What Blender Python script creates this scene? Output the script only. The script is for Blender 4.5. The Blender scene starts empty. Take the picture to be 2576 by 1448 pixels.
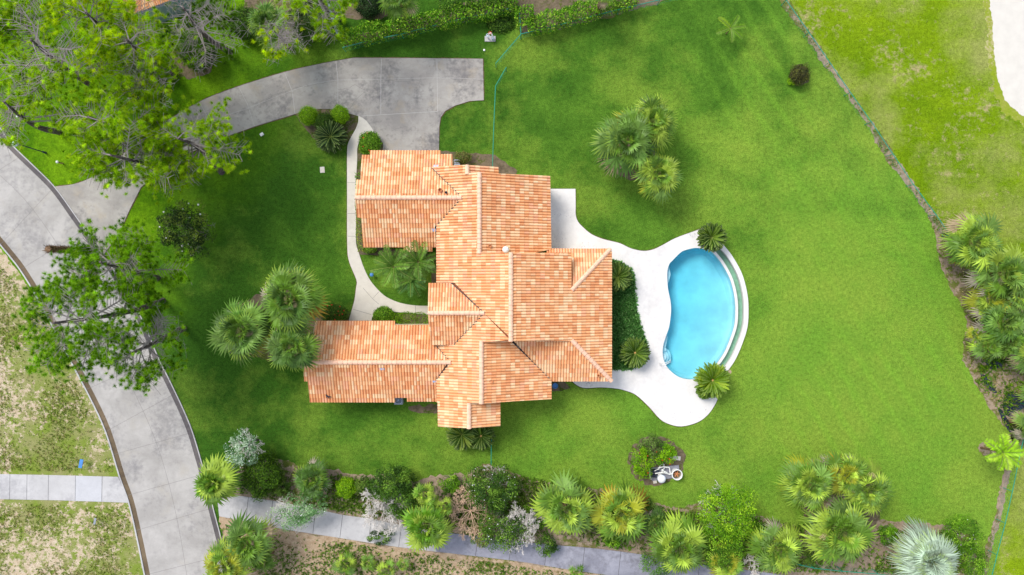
import bpy, bmesh, math, random
import numpy as np
from mathutils import Vector, Matrix
from mathutils.geometry import tessellate_polygon
rng = np.random.default_rng(7); random.seed(7)
sc = bpy.context.scene
COL = sc.collection
R = math.radians
# ------------------------------------------------------------------ camera, sky, sun, exposure
H = 63.6; K = 27.0; CX, CY = 1288.0, 724.0           # flight height (m), ground pixels per metre, image centre
cam = bpy.data.objects.new('camera', bpy.data.cameras.new('camera')); COL.objects.link(cam)
cam.location = (0, 0, H); cam.data.sensor_width = 36; cam.data.lens = 36 * H / (2576 / K)
cam.data.clip_end = 3000; sc.camera = cam
to_sun = Vector((-.72, .69, 1.0 * math.tan(R(51)))).normalized()
w = bpy.data.worlds.new('World'); sc.world = w; w.use_nodes = True
sky = w.node_tree.nodes.new('ShaderNodeTexSky'); sky.sky_type = 'NISHITA'; sky.sun_disc = False
sky.sun_elevation = R(51); sky.sun_rotation = math.atan2(to_sun.x, to_sun.y)
thin = w.node_tree.nodes.new('ShaderNodeHueSaturation'); thin.inputs['Saturation'].default_value = .45   # thin cloud greys the sky
w.node_tree.links.new(sky.outputs[0], thin.inputs['Color']); w.node_tree.links.new(thin.outputs[0], w.node_tree.nodes['Background'].inputs[0])
w.node_tree.nodes['Background'].inputs[1].default_value = 0.15
sl = bpy.data.lights.new('sun', 'SUN'); sl.energy = 1.75; sl.angle = R(24); sl.color = (1, .95, .87)
so = bpy.data.objects.new('sun', sl); COL.objects.link(so); so.rotation_euler = to_sun.to_track_quat('Z', 'Y').to_euler()
so.location = to_sun * 120
sc.view_settings.view_transform = 'Standard'; sc.view_settings.look = 'None'; sc.view_settings.exposure = 0.78; sc.view_settings.gamma = 1
sc.cycles.max_bounces = 8; sc.cycles.transparent_max_bounces = 12

# ------------------------------------------------------------------ helpers
def W(px, py, z=0.0):
    f = (H - z) / H / K
    return ((px - CX) * f, (CY - py) * f, z)
def lin(r, g, b):
    f = lambda c: c / 12.92 if c <= .04045 else ((c + .055) / 1.055) ** 2.4
    return (f(r / 255), f(g / 255), f(b / 255))
def smooth(pts, n=6, closed=False):
    P = [np.array(p[:2], float) for p in pts]; out = []; m = len(P)
    for i in range(m if closed else m - 1):
        if closed: a, b, c, d = P[i - 1], P[i], P[(i + 1) % m], P[(i + 2) % m]
        else: a, b, c, d = P[max(i - 1, 0)], P[i], P[i + 1], P[min(i + 2, m - 1)]
        for k in range(n):
            t = k / n
            out.append(.5 * (2 * b + (c - a) * t + (2 * a - 5 * b + 4 * c - d) * t * t + (3 * b - a - 3 * c + d) * t ** 3))
    if not closed: out.append(P[-1])
    return [tuple(p) for p in out]
def offset(path, d, closed=False):                     # + is to the left of travel in image space (y down)
    P = np.array(path, float); m = len(P); out = []
    for i in range(m):
        a = P[i - 1] if (closed or i > 0) else P[i]; b = P[(i + 1) % m] if (closed or i < m - 1) else P[i]
        t = b - a; t = t / (np.hypot(*t) + 1e-9); out.append(tuple(P[i] + d * np.array([t[1], -t[0]])))
    return out
def ragged(path, amp, step=6, closed=True, seed=1):    # fractal wobble on an outline, in pixels
    r = np.random.default_rng(seed); P = [np.array(p, float) for p in path]; out = []
    m = len(P); ph = r.uniform(0, 6.28, 6); s = 0
    for i in range(m if closed else m - 1):
        a, b = P[i], P[(i + 1) % m]; L = np.hypot(*(b - a)); n = max(1, int(L / step)); t = (b - a) / (L + 1e-9); nn = np.array([t[1], -t[0]])
        if L > 1200: n = 1
        for k in range(n):
            s += L / n
            d = amp * (.5 * math.sin(s / 23 + ph[0]) + .35 * math.sin(s / 9.7 + ph[1]) + .3 * math.sin(s / 4.1 + ph[2]) + r.normal() * .45)
            out.append(tuple(a + (b - a) * k / n + (nn * d if L <= 1200 else 0)))
    return out

class NT:
    def __init__(s, name):
        s.m = bpy.data.materials.new(name); s.m.use_nodes = True; s.t = s.m.node_tree; s.t.nodes.clear()
        s.out = s.t.nodes.new('ShaderNodeOutputMaterial')
        g = s.t.nodes.new('ShaderNodeNewGeometry'); s.pos = g.outputs['Position']
    def n(s, ty, **kw):
        x = s.t.nodes.new(ty)
        for k, v in kw.items(): setattr(x, k, v)
        return x
    def put(s, sock, v):
        if v is None: return
        if hasattr(v, 'is_output'): s.t.links.new(v, sock)
        elif isinstance(v, (tuple, list)) and len(v) == 3 and sock.type == 'RGBA': sock.default_value = (*v, 1)
        else: sock.default_value = v
    def noise(s, scale, detail=4, rough=.55, vec=None, dist=0):
        x = s.n('ShaderNodeTexNoise'); s.put(x.inputs['Vector'], vec or s.pos)
        x.inputs['Scale'].default_value = scale; x.inputs['Detail'].default_value = detail; x.inputs['Roughness'].default_value = rough; x.inputs['Distortion'].default_value = dist
        return x.outputs['Fac']
    def map(s, vec, sc=(1, 1, 1), rot=(0, 0, 0), loc=(0, 0, 0)):
        x = s.n('ShaderNodeMapping'); s.put(x.inputs[0], vec); x.inputs['Scale'].default_value = sc; x.inputs['Rotation'].default_value = rot; x.inputs['Location'].default_value = loc
        return x.outputs[0]
    def ramp(s, fac, lo, hi, a=0., b=1.):
        x = s.n('ShaderNodeMapRange', clamp=True); s.put(x.inputs[0], fac)
        for i, v in enumerate((lo, hi, a, b)): x.inputs[i + 1].default_value = v
        return x.outputs[0]
    def mix(s, fac, a, b, mode='MIX'):
        x = s.n('ShaderNodeMix', data_type='RGBA', blend_type=mode); s.put(x.inputs[0], fac); s.put(x.inputs[6], a); s.put(x.inputs[7], b)
        return x.outputs[2]
    def math(s, op, a, b=0.):
        x = s.n('ShaderNodeMath', operation=op); s.put(x.inputs[0], a); s.put(x.inputs[1], b); return x.outputs[0]
    def xyz(s, v=None):
        x = s.n('ShaderNodeSeparateXYZ'); s.put(x.inputs[0], v or s.pos); return x.outputs
    def attr(s, name='Col'):
        return s.n('ShaderNodeAttribute', attribute_name=name).outputs['Color']
    def bump(s, h, dist=.02, st=.5):
        x = s.n('ShaderNodeBump'); s.put(x.inputs['Height'], h); x.inputs['Distance'].default_value = dist; x.inputs['Strength'].default_value = st; return x.outputs[0]
    def bsdf(s, col, rough=.8, normal=None, spec=.3, metal=0., trans=0.):
        p = s.n('ShaderNodeBsdfPrincipled'); s.put(p.inputs['Base Color'], col); s.put(p.inputs['Roughness'], rough); s.put(p.inputs['Specular IOR Level'], spec); s.put(p.inputs['Metallic'], metal)
        if normal: s.put(p.inputs['Normal'], normal)
        o = p.outputs[0]
        if trans:
            tr = s.n('ShaderNodeBsdfTranslucent'); s.put(tr.inputs[0], col); mx = s.n('ShaderNodeMixShader'); mx.inputs[0].default_value = trans
            s.t.links.new(o, mx.inputs[1]); s.t.links.new(tr.outputs[0], mx.inputs[2]); o = mx.outputs[0]
        s.t.links.new(o, s.out.inputs[0]); return s.m

def plain(name, col, rough=.6, var=.12, scale=6, metal=0., spec=.4):
    t = NT(name); n = t.noise(scale, 4); c = t.mix(t.ramp(n, .3, .7), tuple(x * (1 - var) for x in col), tuple(min(1, x * (1 + var)) for x in col))
    return t.bsdf(c, rough, t.bump(n, .01, .3), spec, metal)

M = {}
def grass(name, dark, light, yel, gx=None, stripe=0., thatch=None, th=.0, fine=.5, front=False):
    t = NT(name)
    warped = t.map(t.pos, (1, 1, 1))
    big = t.noise(.055, 4, .6, dist=.6); mid = t.noise(.33, 5, .6, dist=.3); fi = t.noise(3.2, 5, .75); vf = t.noise(13, 3, .7)
    f = t.math('ADD', t.math('MULTIPLY', big, .55), t.math('MULTIPLY', mid, .45))
    if gx:                                               # slow change of colour across the garden, lighter towards the lower right
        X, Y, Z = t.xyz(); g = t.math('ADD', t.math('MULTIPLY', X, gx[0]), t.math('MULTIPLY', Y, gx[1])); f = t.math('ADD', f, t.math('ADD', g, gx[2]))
    c = t.mix(t.ramp(f, .35, .68), dark, light)
    c = t.mix(t.ramp(t.math('ADD', t.noise(.11, 6, .68, t.map(t.pos, loc=(31, 7, 0))), t.math('MULTIPLY', f, .35)), .62, .86, 0, .85), c, yel)
    if front:                                            # the brighter, yellower turf by the road grades into the lawn
        X, Y, Z = t.xyz(); q = t.math('ADD', t.math('SUBTRACT', X, t.math('MULTIPLY', Y, .55)), t.math('MULTIPLY', t.noise(.16, 4), 12.))
        fc = t.mix(t.ramp(t.noise(.3, 5, .6), .38, .62), lin(66, 108, 10), lin(106, 146, 18)); c = t.mix(t.ramp(q, -22, -33), c, fc)
    if stripe:
        v = t.map(t.pos, (1, 1, 1), (0, 0, R(-32))); X, Y, Z = t.xyz(v)
        s = t.math('SINE', t.math('ADD', t.math('MULTIPLY', X, 3.1), t.math('MULTIPLY', t.noise(.06, 3), 7.0)))
        b = t.ramp(t.noise(.07, 2, .5, t.map(t.pos, loc=(9, 3, 0))), .4, .62)
        XX = t.xyz()[0]; b = t.math('MULTIPLY', b, t.ramp(XX, 12, 26))
        c = t.mix(t.math('MULTIPLY', t.ramp(s, .2, 1, 0, stripe), b), c, (light[0] * 1.3, light[1] * 1.35, light[2] * 1.1))
    if thatch:
        c = t.mix(t.ramp(t.math('ADD', t.math('MULTIPLY', t.noise(1.1, 6, .75), .6), t.math('MULTIPLY', t.noise(.13, 4), .4)), .56 - th, .66 - th), c, thatch)
    k = t.math('ADD', t.ramp(fi, .25, .75, -fine * .5, fine * .5), t.ramp(vf, .25, .75, -fine * .8, fine * .8))
    k = t.math('ADD', k, 1.0)
    hsv = t.n('ShaderNodeHueSaturation'); t.put(hsv.inputs['Color'], c); t.put(hsv.inputs['Value'], k)
    M[name] = t.bsdf(hsv.outputs[0], .95, t.bump(t.math('ADD', vf, fi), .05, .9), .05)
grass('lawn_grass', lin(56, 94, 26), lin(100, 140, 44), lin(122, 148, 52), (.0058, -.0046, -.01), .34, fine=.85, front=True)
grass('golf_grass', lin(86, 118, 10), lin(132, 156, 22), lin(142, 146, 82), None, 0, lin(162, 150, 108), .02, .8)
grass('cover_grass', lin(62, 104, 46), lin(94, 138, 68), lin(100, 142, 72), None, 0, fine=1.)

def patchy(name, sand, sand2, gr, gr2, th=0., sc=1.5):
    t = NT(name)
    s = t.mix(t.ramp(t.noise(2.2, 6, .7), .35, .65), sand, sand2)
    n = t.math('ADD', t.math('MULTIPLY', t.noise(sc, 7, .78), .62), t.math('MULTIPLY', t.noise(.12, 3, .5, t.map(t.pos, loc=(4, 8, 1))), .38))
    g = t.mix(t.ramp(t.noise(.5, 4), .4, .6), gr, gr2)
    c = t.mix(t.ramp(n, .50 + th, .535 + th), s, g)
    f = t.noise(9, 4, .75); c = t.mix(t.ramp(f, .3, .7, .0, .35), c, t.mix(1., c, (.45, .42, .38), 'MULTIPLY'))
    M[name] = t.bsdf(c, .95, t.bump(t.math('ADD', f, n), .06, .8), .05)
patchy('sandy_lot', lin(214, 198, 176), lin(186, 166, 138), lin(126, 144, 60), lin(148, 148, 96), -.035)
patchy('dirt', lin(176, 156, 136), lin(140, 124, 108), lin(98, 112, 46), lin(120, 112, 72), .0)
patchy('dry_sand', lin(198, 176, 150), lin(166, 140, 112), lin(118, 122, 60), lin(126, 108, 76), .035, 1.1)
patchy('mulch', lin(132, 118, 98), lin(98, 88, 72), lin(76, 94, 36), lin(96, 98, 52), .02)
patchy('soil_shadow_edge', lin(120, 100, 72), lin(86, 78, 52), lin(62, 84, 26), lin(80, 92, 36), -.0)  # brown soil rim, with the shadow gap beside slabs put into its colour

def concrete(name, a, b, stain, st=.5, rust=None, sc=.35):
    t = NT(name); n1 = t.noise(sc, 6, .65, dist=.4); n2 = t.noise(2.3, 6, .7); n3 = t.noise(14, 3, .7)
    c = t.mix(t.ramp(n1, .38, .62), a, b)
    c = t.mix(t.ramp(t.math('ADD', t.math('MULTIPLY', t.noise(.22, 5, .6, t.map(t.pos, loc=(13, 2, 0)), .8), .6), t.math('MULTIPLY', n2, .4)), .5, .68, 0, st), c, stain)
    if rust: c = t.mix(t.ramp(t.noise(.5, 5, .6, t.map(t.pos, loc=(3, 22, 0))), .56, .7, 0, .5), c, rust)
    c = t.mix(t.ramp(n3, .3, .7, 0, .16), c, tuple(x * .6 for x in a))
    c = t.mix(t.ramp(n2, .35, .65, 0, .16), c, tuple(x * .65 for x in a))
    M[name] = t.bsdf(c, .85, t.bump(n3, .01, .4), .2)
concrete('drive_concrete', lin(152, 147, 142), lin(178, 173, 166), lin(82, 81, 88), 1., lin(176, 162, 140))
concrete('road_concrete', lin(162, 158, 154), lin(184, 180, 176), lin(118, 116, 120), .8, lin(176, 169, 158))
concrete('walk_concrete', lin(180, 178, 178), lin(194, 192, 192), lin(136, 134, 140), .6)
concrete('new_concrete', lin(186, 186, 190), lin(196, 196, 200), lin(170, 170, 176), .3)
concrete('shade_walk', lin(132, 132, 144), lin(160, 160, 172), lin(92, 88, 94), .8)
concrete('white_concrete', lin(220, 216, 212), lin(230, 227, 224), lin(190, 188, 192), .4)
concrete('path_concrete', lin(210, 204, 192), lin(220, 214, 204), lin(176, 168, 156), .35)
concrete('gutter_brown', lin(98, 84, 66), lin(124, 108, 86), lin(62, 54, 48), .7)
concrete('gutter_grey', lin(88, 84, 86), lin(112, 106, 104), lin(60, 58, 68), .7)
patchy('straw', lin(190, 182, 140), lin(170, 166, 104), lin(136, 156, 40), lin(150, 158, 66), -.06, 3.)
M['sand'] = plain('sand', lin(204, 199, 190), .95, .05, 1.2)
M['joint'] = plain('joint', lin(88, 86, 88), .9)
M['pale_joint'] = plain('pale_joint', lin(188, 184, 180), .9)
M['crack'] = plain('crack', lin(126, 122, 120), .9)
M['stucco'] = plain('stucco', lin(226, 208, 180), .85, .06, 14)
M['white_paint'] = plain('white_paint', (.78, .78, .78), .4, .03)
M['pink_cap'] = plain('pink_cap', lin(232, 188, 160), .8, .12, 3)
M['under'] = plain('underlay', lin(120, 66, 40), .9)
M['flashing'] = plain('flashing', lin(176, 190, 220), .35, .06, metal=.4)
M['green_metal'] = plain('green_metal', lin(20, 140, 116), .45, .15)
M['white_metal'] = plain('white_metal', lin(190, 204, 226), .4, .05)
M['dark_metal'] = plain('dark_metal', lin(52, 62, 76), .45, .1)
M['grey_metal'] = plain('grey_metal', lin(150, 156, 166), .45, .1, metal=.3)
M['black'] = plain('black_plastic', lin(30, 36, 52), .4)
M['blue_sign'] = plain('blue_sign', lin(74, 132, 196), .5)
M['clay'] = plain('clay', lin(196, 128, 84), .8)
M['wood'] = plain('wood', lin(150, 120, 92), .8)
M['pipe'] = plain('pvc', lin(232, 232, 228), .4, .03)
M['plaster'] = plain('pool_plaster', lin(186, 222, 230), .6, .13, .55)
M['plaster_step'] = plain('step_plaster', lin(206, 232, 240), .6, .03, 1.5)
M['trough_plaster'] = plain('trough_plaster', lin(160, 196, 176), .7, .15, 2)
t = NT('pine_bark'); c = t.mix(t.ramp(t.noise(9, 6, .7, t.map(t.pos, (1, 1, .25))), .35, .65), lin(52, 46, 52), lin(120, 108, 108)); M['bark'] = t.bsdf(c, .95, t.bump(t.noise(14, 4), .05, .8), .1)
t = NT('palm_bark'); c = t.mix(t.ramp(t.noise(6, 6, .8), .35, .65), lin(66, 48, 36), lin(150, 122, 96)); M['palm_bark'] = t.bsdf(c, .95, t.bump(t.noise(10, 4), .06, .9), .1)
M['grey_twig'] = plain('grey_twig', lin(206, 200, 194), .9, .15, 4)
M['pink_twig'] = plain('pink_twig', lin(200, 170, 144), .9, .2, 3)
M['dark_twig'] = plain('dark_twig', lin(138, 130, 128), .9, .2, 4)
t = NT('leaf'); a = t.attr(); M['leaf'] = t.bsdf(a, .6, None, .2, 0, .34)
t = NT('needle'); a = t.attr(); M['needle'] = t.bsdf(a, .7, None, .1, 0, .5)
t = NT('frond'); a = t.attr(); M['frond'] = t.bsdf(a, .5, None, .3, 0, .22)
t = NT('roof_tile'); a = t.attr(); n = t.noise(5, 5, .7)
w8 = t.mix(t.ramp(t.noise(.45, 6, .7), .5, .72, 0, .55), a, t.mix(1., a, (.78, .74, .72), 'MULTIPLY'))
M['tile'] = t.bsdf(t.mix(t.ramp(n, .3, .7, 0, .25), w8, t.mix(1., w8, (.8, .74, .7), 'MULTIPLY')), .75, t.bump(n, .01, .4), .25)
# water: clear surface that lets light through, tinted by what it crosses
def water(name, tint, absorb, dens, bump=.15):
    t = NT(name); nz = t.noise(1.6, 3, .5); nb = t.bump(nz, .05, bump)
    tr = t.n('ShaderNodeBsdfTransparent'); tr.inputs[0].default_value = (*tint, 1)
    gl = t.n('ShaderNodeBsdfGlossy'); gl.inputs['Roughness'].default_value = .04; t.put(gl.inputs['Normal'], nb)
    fr = t.n('ShaderNodeFresnel'); fr.inputs[0].default_value = 1.33; t.put(fr.inputs['Normal'], nb)
    mx = t.n('ShaderNodeMixShader'); t.t.links.new(fr.outputs[0], mx.inputs[0]); t.t.links.new(tr.outputs[0], mx.inputs[1]); t.t.links.new(gl.outputs[0], mx.inputs[2])
    t.t.links.new(mx.outputs[0], t.out.inputs[0])
    if dens:
        va = t.n('ShaderNodeVolumeAbsorption'); va.inputs[0].default_value = (*absorb, 1); va.inputs[1].default_value = dens; t.t.links.new(va.outputs[0], t.out.inputs['Volume'])
    M[name] = t.m
water('pool_water', (.97, .99, 1), (.05, .88, .975), .38)
water('trough_water', (.86, .95, .9), (.4, .8, .6), .3)
t = NT('pond'); M['pond'] = t.bsdf(t.mix(t.ramp(t.noise(1.5, 5, .7), .4, .6), lin(22, 30, 52), lin(52, 58, 74)), .25, t.bump(t.noise(5, 5, .7), .08, .8), .5)

# ------------------------------------------------------------------ object helpers
def wloc(o):
    v = Vector((0, 0, 0))
    while o is not None: v = v + o.location; o = o.parent
    return v
def tag(o, label=None, cat=None, group=None, kind=None):
    if label: o['label'] = label
    if cat: o['category'] = cat
    if group: o['group'] = group
    if kind: o['kind'] = kind
    return o
def thing(name, label, cat, loc=(0, 0, 0), group=None):
    o = bpy.data.objects.new(name, None); COL.objects.link(o); o.location = loc; o.empty_display_size = .3
    return tag(o, label, cat, group)
def meshnp(name, V, faces, mats, parent=None, cols=None, smooth_=False, midx=None, origin=None):
    """V (n,3) world coordinates; faces: list of arrays (m,k)."""
    V = np.asarray(V, np.float64)
    org = np.array(wloc(parent)) if parent is not None else (np.array(origin, float) if origin is not None else np.zeros(3))
    me = bpy.data.meshes.new(name); faces = [np.asarray(f, np.int32) for f in faces if len(f)]
    li = np.concatenate([f.ravel() for f in faces]); cnt = np.concatenate([np.full(len(f), f.shape[1], np.int32) for f in faces])
    me.vertices.add(len(V)); me.vertices.foreach_set('co', (V - org).astype(np.float32).ravel())
    me.loops.add(len(li)); me.loops.foreach_set('vertex_index', li)
    st = np.zeros(len(cnt), np.int32); st[1:] = np.cumsum(cnt)[:-1]
    me.polygons.add(len(cnt)); me.polygons.foreach_set('loop_start', st); me.polygons.foreach_set('loop_total', cnt)
    if midx is not None: me.polygons.foreach_set('material_index', np.asarray(midx, np.int32))
    if cols is not None:
        ca = me.color_attributes.new('Col', 'FLOAT_COLOR', 'POINT'); C = np.ones((len(V), 4), np.float32); C[:, :3] = cols; ca.data.foreach_set('color', C.ravel())
    me.polygons.foreach_set('use_smooth', np.full(len(cnt), bool(smooth_)))
    me.update(calc_edges=True); me.validate()
    for m in (mats if isinstance(mats, (list, tuple)) else [mats]): me.materials.append(m)
    o = bpy.data.objects.new(name, me); COL.objects.link(o)
    if parent is not None: o.parent = parent
    elif origin is not None: o.location = origin
    return o
class MB:                                                # collects shapes, builds one mesh
    def __init__(s): s.v = []; s.f = {3: [], 4: []}; s.big = []; s.n = 0; s.mi = {3: [], 4: []}; s.cur = 0
    def add(s, V, F):
        V = np.asarray(V, float).reshape(-1, 3); F = np.asarray(F, np.int64); s.v.append(V); s.f[F.shape[1]].append(F + s.n); s.mi[F.shape[1]].append(np.full(len(F), s.cur)); s.n += len(V)
    def box(s, c, d, rz=0., tilt=0.):
        x, y, z = [k / 2 for k in d]; V = np.array([(i, j, k) for i in (-x, x) for j in (-y, y) for k in (-z, z)])
        Rm = np.array(Matrix.Rotation(rz, 3, 'Z') @ Matrix.Rotation(tilt, 3, 'X')); V = V @ Rm.T + np.array(c)
        s.add(V, [(0, 1, 3, 2), (4, 6, 7, 5), (0, 4, 5, 1), (2, 3, 7, 6), (0, 2, 6, 4), (1, 5, 7, 3)])
    def tube(s, P, r, n=6, cap=True):
        P = np.asarray(P, float); m = len(P); r = np.full(m, r) if np.isscalar(r) else np.asarray(r, float); V = []
        for i in range(m):
            t = P[min(i + 1, m - 1)] - P[max(i - 1, 0)]; t /= np.linalg.norm(t) + 1e-9
            a = np.cross(t, (0, 0, 1) if abs(t[2]) < .9 else (1, 0, 0)); a /= np.linalg.norm(a) + 1e-9; b = np.cross(t, a)
            for k in range(n):
                th = 2 * math.pi * k / n; V.append(P[i] + r[i] * (math.cos(th) * a + math.sin(th) * b))
        F = [(i * n + k, i * n + (k + 1) % n, (i + 1) * n + (k + 1) % n, (i + 1) * n + k) for i in range(m - 1) for k in range(n)]
        if cap:
            c0 = len(V); V += [P[0], P[-1]]
            s.add(V, F); b0 = s.n - len(V)
            T = [(b0 + (k + 1) % n, b0 + k, b0 + c0) for k in range(n)] + [(b0 + (m - 1) * n + k, b0 + (m - 1) * n + (k + 1) % n, b0 + c0 + 1) for k in range(n)]
            s.f[3].append(np.array(T)); s.mi[3].append(np.full(len(T), s.cur))
        else: s.add(V, F)
    def cyl(s, c, r, h, n=20, r2=None):
        s.tube([(c[0], c[1], c[2]), (c[0], c[1], c[2] + h)], [r, r if r2 is None else r2], n)
    def dome(s, c, r, h, n=20, m=6):
        P = [(c[0], c[1], c[2] + h * math.sin(i / m * math.pi / 2)) for i in range(m + 1)]
        s.tube(P, [max(.001, r * math.cos(i / m * math.pi / 2)) for i in range(m + 1)], n)
    def ring(s, c, r, rt, n=24, k=6):
        V = []; F = []
        for i in range(n):
            a = 2 * math.pi * i / n
            for j in range(k):
                b = 2 * math.pi * j / k; q = r + rt * math.cos(b); V.append((c[0] + q * math.cos(a), c[1] + q * math.sin(a), c[2] + rt * math.sin(b)))
                F.append((i * k + j, ((i + 1) % n) * k + j, ((i + 1) % n) * k + (j + 1) % k, i * k + (j + 1) % k))
        s.add(V, F)
    def segs(s, A, B, ra, rb):                           # many thin three-sided sticks at once
        A = np.asarray(A, float); B = np.asarray(B, float); n = len(A)
        if n == 0: return
        t = B - A; t /= np.linalg.norm(t, axis=1, keepdims=True) + 1e-9
        up = np.tile([0., 0, 1], (n, 1)); up[np.abs(t[:, 2]) > .9] = (1, 0, 0)
        a = np.cross(t, up); a /= np.linalg.norm(a, axis=1, keepdims=True) + 1e-9; b = np.cross(t, a)
        ra = np.broadcast_to(ra, n)[:, None]; rb = np.broadcast_to(rb, n)[:, None]; V = np.zeros((n, 6, 3))
        for k in range(3):
            th = 2 * math.pi * k / 3; d = math.cos(th) * a + math.sin(th) * b; V[:, k] = A + d * ra; V[:, 3 + k] = B + d * rb
        base = np.arange(n)[:, None] * 6; F = np.concatenate([base + np.array([[k, (k + 1) % 3, 3 + (k + 1) % 3, 3 + k]]) for k in range(3)])
        s.add(V.reshape(-1, 3), F)
    def prism(s, pts, z0, z1, side_only=False):          # pts: world xy outline
        P = np.array([(p[0], p[1]) for p in pts]); n = len(P)
        tris = tessellate_polygon([[Vector((p[0], p[1], 0)) for p in P]]); T = []
        for a, b, c in tris:
            ar = (P[b][0] - P[a][0]) * (P[c][1] - P[a][1]) - (P[b][1] - P[a][1]) * (P[c][0] - P[a][0])
            T.append((a, b, c) if ar > 0 else (a, c, b))
        V = np.concatenate([np.c_[P, np.full(n, z1)], np.c_[P, np.full(n, z0)]]); b0 = s.n
        area = .5 * np.sum(P[:, 0] * np.roll(P[:, 1], -1) - np.roll(P[:, 0], -1) * P[:, 1])
        Q = [(i, i + n, (i + 1) % n + n, (i + 1) % n) if area > 0 else (i, (i + 1) % n, (i + 1) % n + n, i + n) for i in range(n)]
        s.add(V, Q)
        if not side_only:
            s.f[3].append(np.array(T) + b0); s.mi[3].append(np.full(len(T), s.cur))
    def strip(s, A, B, za, zb):                          # ribbon between two pixel lines
        n = len(A); V = [W(*a, za) for a in A] + [W(*b, zb) for b in B]; s.add(V, [(i, i + 1, n + i + 1, n + i) for i in range(n - 1)])
    def line(s, pts, width, z):                          # flat ribbon along pixel polyline, width in px
        a = offset(pts, width / 2); b = offset(pts, -width / 2); s.strip(a, b, z, z)
    def build(s, name, mats, parent=None, smooth_=False, origin=None):
        V = np.concatenate(s.v); F = []; mi = []
        for k in (3, 4):
            if s.f[k]: F.append(np.concatenate(s.f[k])); mi.append(np.concatenate(s.mi[k]))
        return meshnp(name, V, F, mats, parent, None, smooth_, np.concatenate(mi), origin)

def sheet(name, pix, z, mat, kind='structure', z0=None, lines=(), lmat=None, extra=None, lines2=(), lmat2=None):
    """flat piece of ground from a pixel outline; z0 gives it real thickness"""
    m = MB(); m.prism([W(*p) for p in pix], z0 if z0 is not None else z - .02, z)
    if lines:
        m.cur = 1
        for pts, wd in lines: m.line(pts, wd, z + .004)
    if lines2:
        m.cur = 2
        for pts, wd in lines2: m.line(pts, wd, z + .008)
    mats = [mat] + ([lmat] if lmat else []) + ([lmat2] if lmat2 else [])
    o = m.build(name, mats); tag(o, kind=kind); return o

# ------------------------------------------------------------------ ground layers
E3 = smooth([(1816, 614), (1839, 642), (1861, 680), (1872.5, 712), (1880, 750), (1881.5, 787), (1878.5, 825), (1866, 865), (1848.5, 905), (1826, 938)], 5)
E2 = offset(E3, -11); E1 = offset(E3, -25); E0 = offset(E3, -32)
if E2[20][0] > E3[20][0]: E2 = offset(E3, 11); E1 = offset(E3, 25); E0 = offset(E3, 32)
west = smooth([(1783.5, 631), (1768, 626.5), (1750.5, 624.5), (1731, 628), (1713, 635), (1690.5, 657), (1683, 666), (1678, 687), (1679.5, 722), (1683, 742), (1687, 762.5), (1687.5, 787.5), (1683, 822.5), (1675.5, 845), (1668, 870), (1667, 895), (1674, 917.5), (1688, 935), (1708, 949), (1733.5, 955), (1756, 951.5), (1778, 940), (1794, 925)], 4)
pool = [E0[0]] + west + E0[:0:-1]
pit = west + offset(E3, -4 if E2[20][0] < E3[20][0] and offset(E3, -4)[20][0] < E3[20][0] else 4)[::-1]
# big ground sheet with a real hole for the pool
outer = [(-900, -700, 0), (900, -700, 0), (900, 700, 0), (-900, 700, 0)]; hole = [W(*p) for p in pit]
polys = [[Vector(p) for p in outer], [Vector(p) for p in hole]]; tt = tessellate_polygon(polys); allp = np.array(outer + [tuple(h) for h in hole])
T = []
for a, b, c in tt:
    ar = (allp[b][0] - allp[a][0]) * (allp[c][1] - allp[a][1]) - (allp[b][1] - allp[a][1]) * (allp[c][0] - allp[a][0]); T.append((a, b, c) if ar > 0 else (a, c, b))
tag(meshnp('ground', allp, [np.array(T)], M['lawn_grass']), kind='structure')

golf = ragged([(1985, -300), (1985, 5), (2040, 85), (2139, 232), (2192, 306), (2246, 387), (2298, 464), (2355, 540), (2390, 590), (2440, 640), (2800, 760), (3500, 760), (3500, -300)], 3, seed=4)
sheet('golf_rough', golf, .004, M['golf_grass'])
golf2 = ragged([(2576, 1085), (2560, 1180), (2530, 1310), (2500, 1448), (2480, 1600), (3500, 1600), (3500, 1085)], 3, seed=5)
sheet('golf_rough', golf2, .004, M['golf_grass'])
bunker = ragged(smooth([(2488, -60), (2488, 0), (2495, 50), (2500, 112), (2505, 175), (2518, 225), (2540, 263), (2590, 305), (2700, 360), (2900, 380)], 6) + [(2900, -60)], 2.2, step=4, seed=6)
sheet('sand_bunker', bunker, .010, M['sand'])
bare = ragged([(2470, -60), (2474, 0), (2482, 80), (2488, 170), (2500, 230), (2528, 285), (2600, 340), (2800, 400), (2800, -60)], 6, step=4, seed=61)
sheet('bunker_edge', bare, .007, M['straw'])
lotm = ragged([(-900, 590), (-20, 600), (62, 705), (120, 810), (180, 915), (230, 1010), (265, 1087), (300, 1200), (330, 1290), (363, 1448), (420, 1700), (-900, 1700)], 2, seed=7)
sheet('sandy_lot', lotm, .006, M['sandy_lot'])
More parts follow.
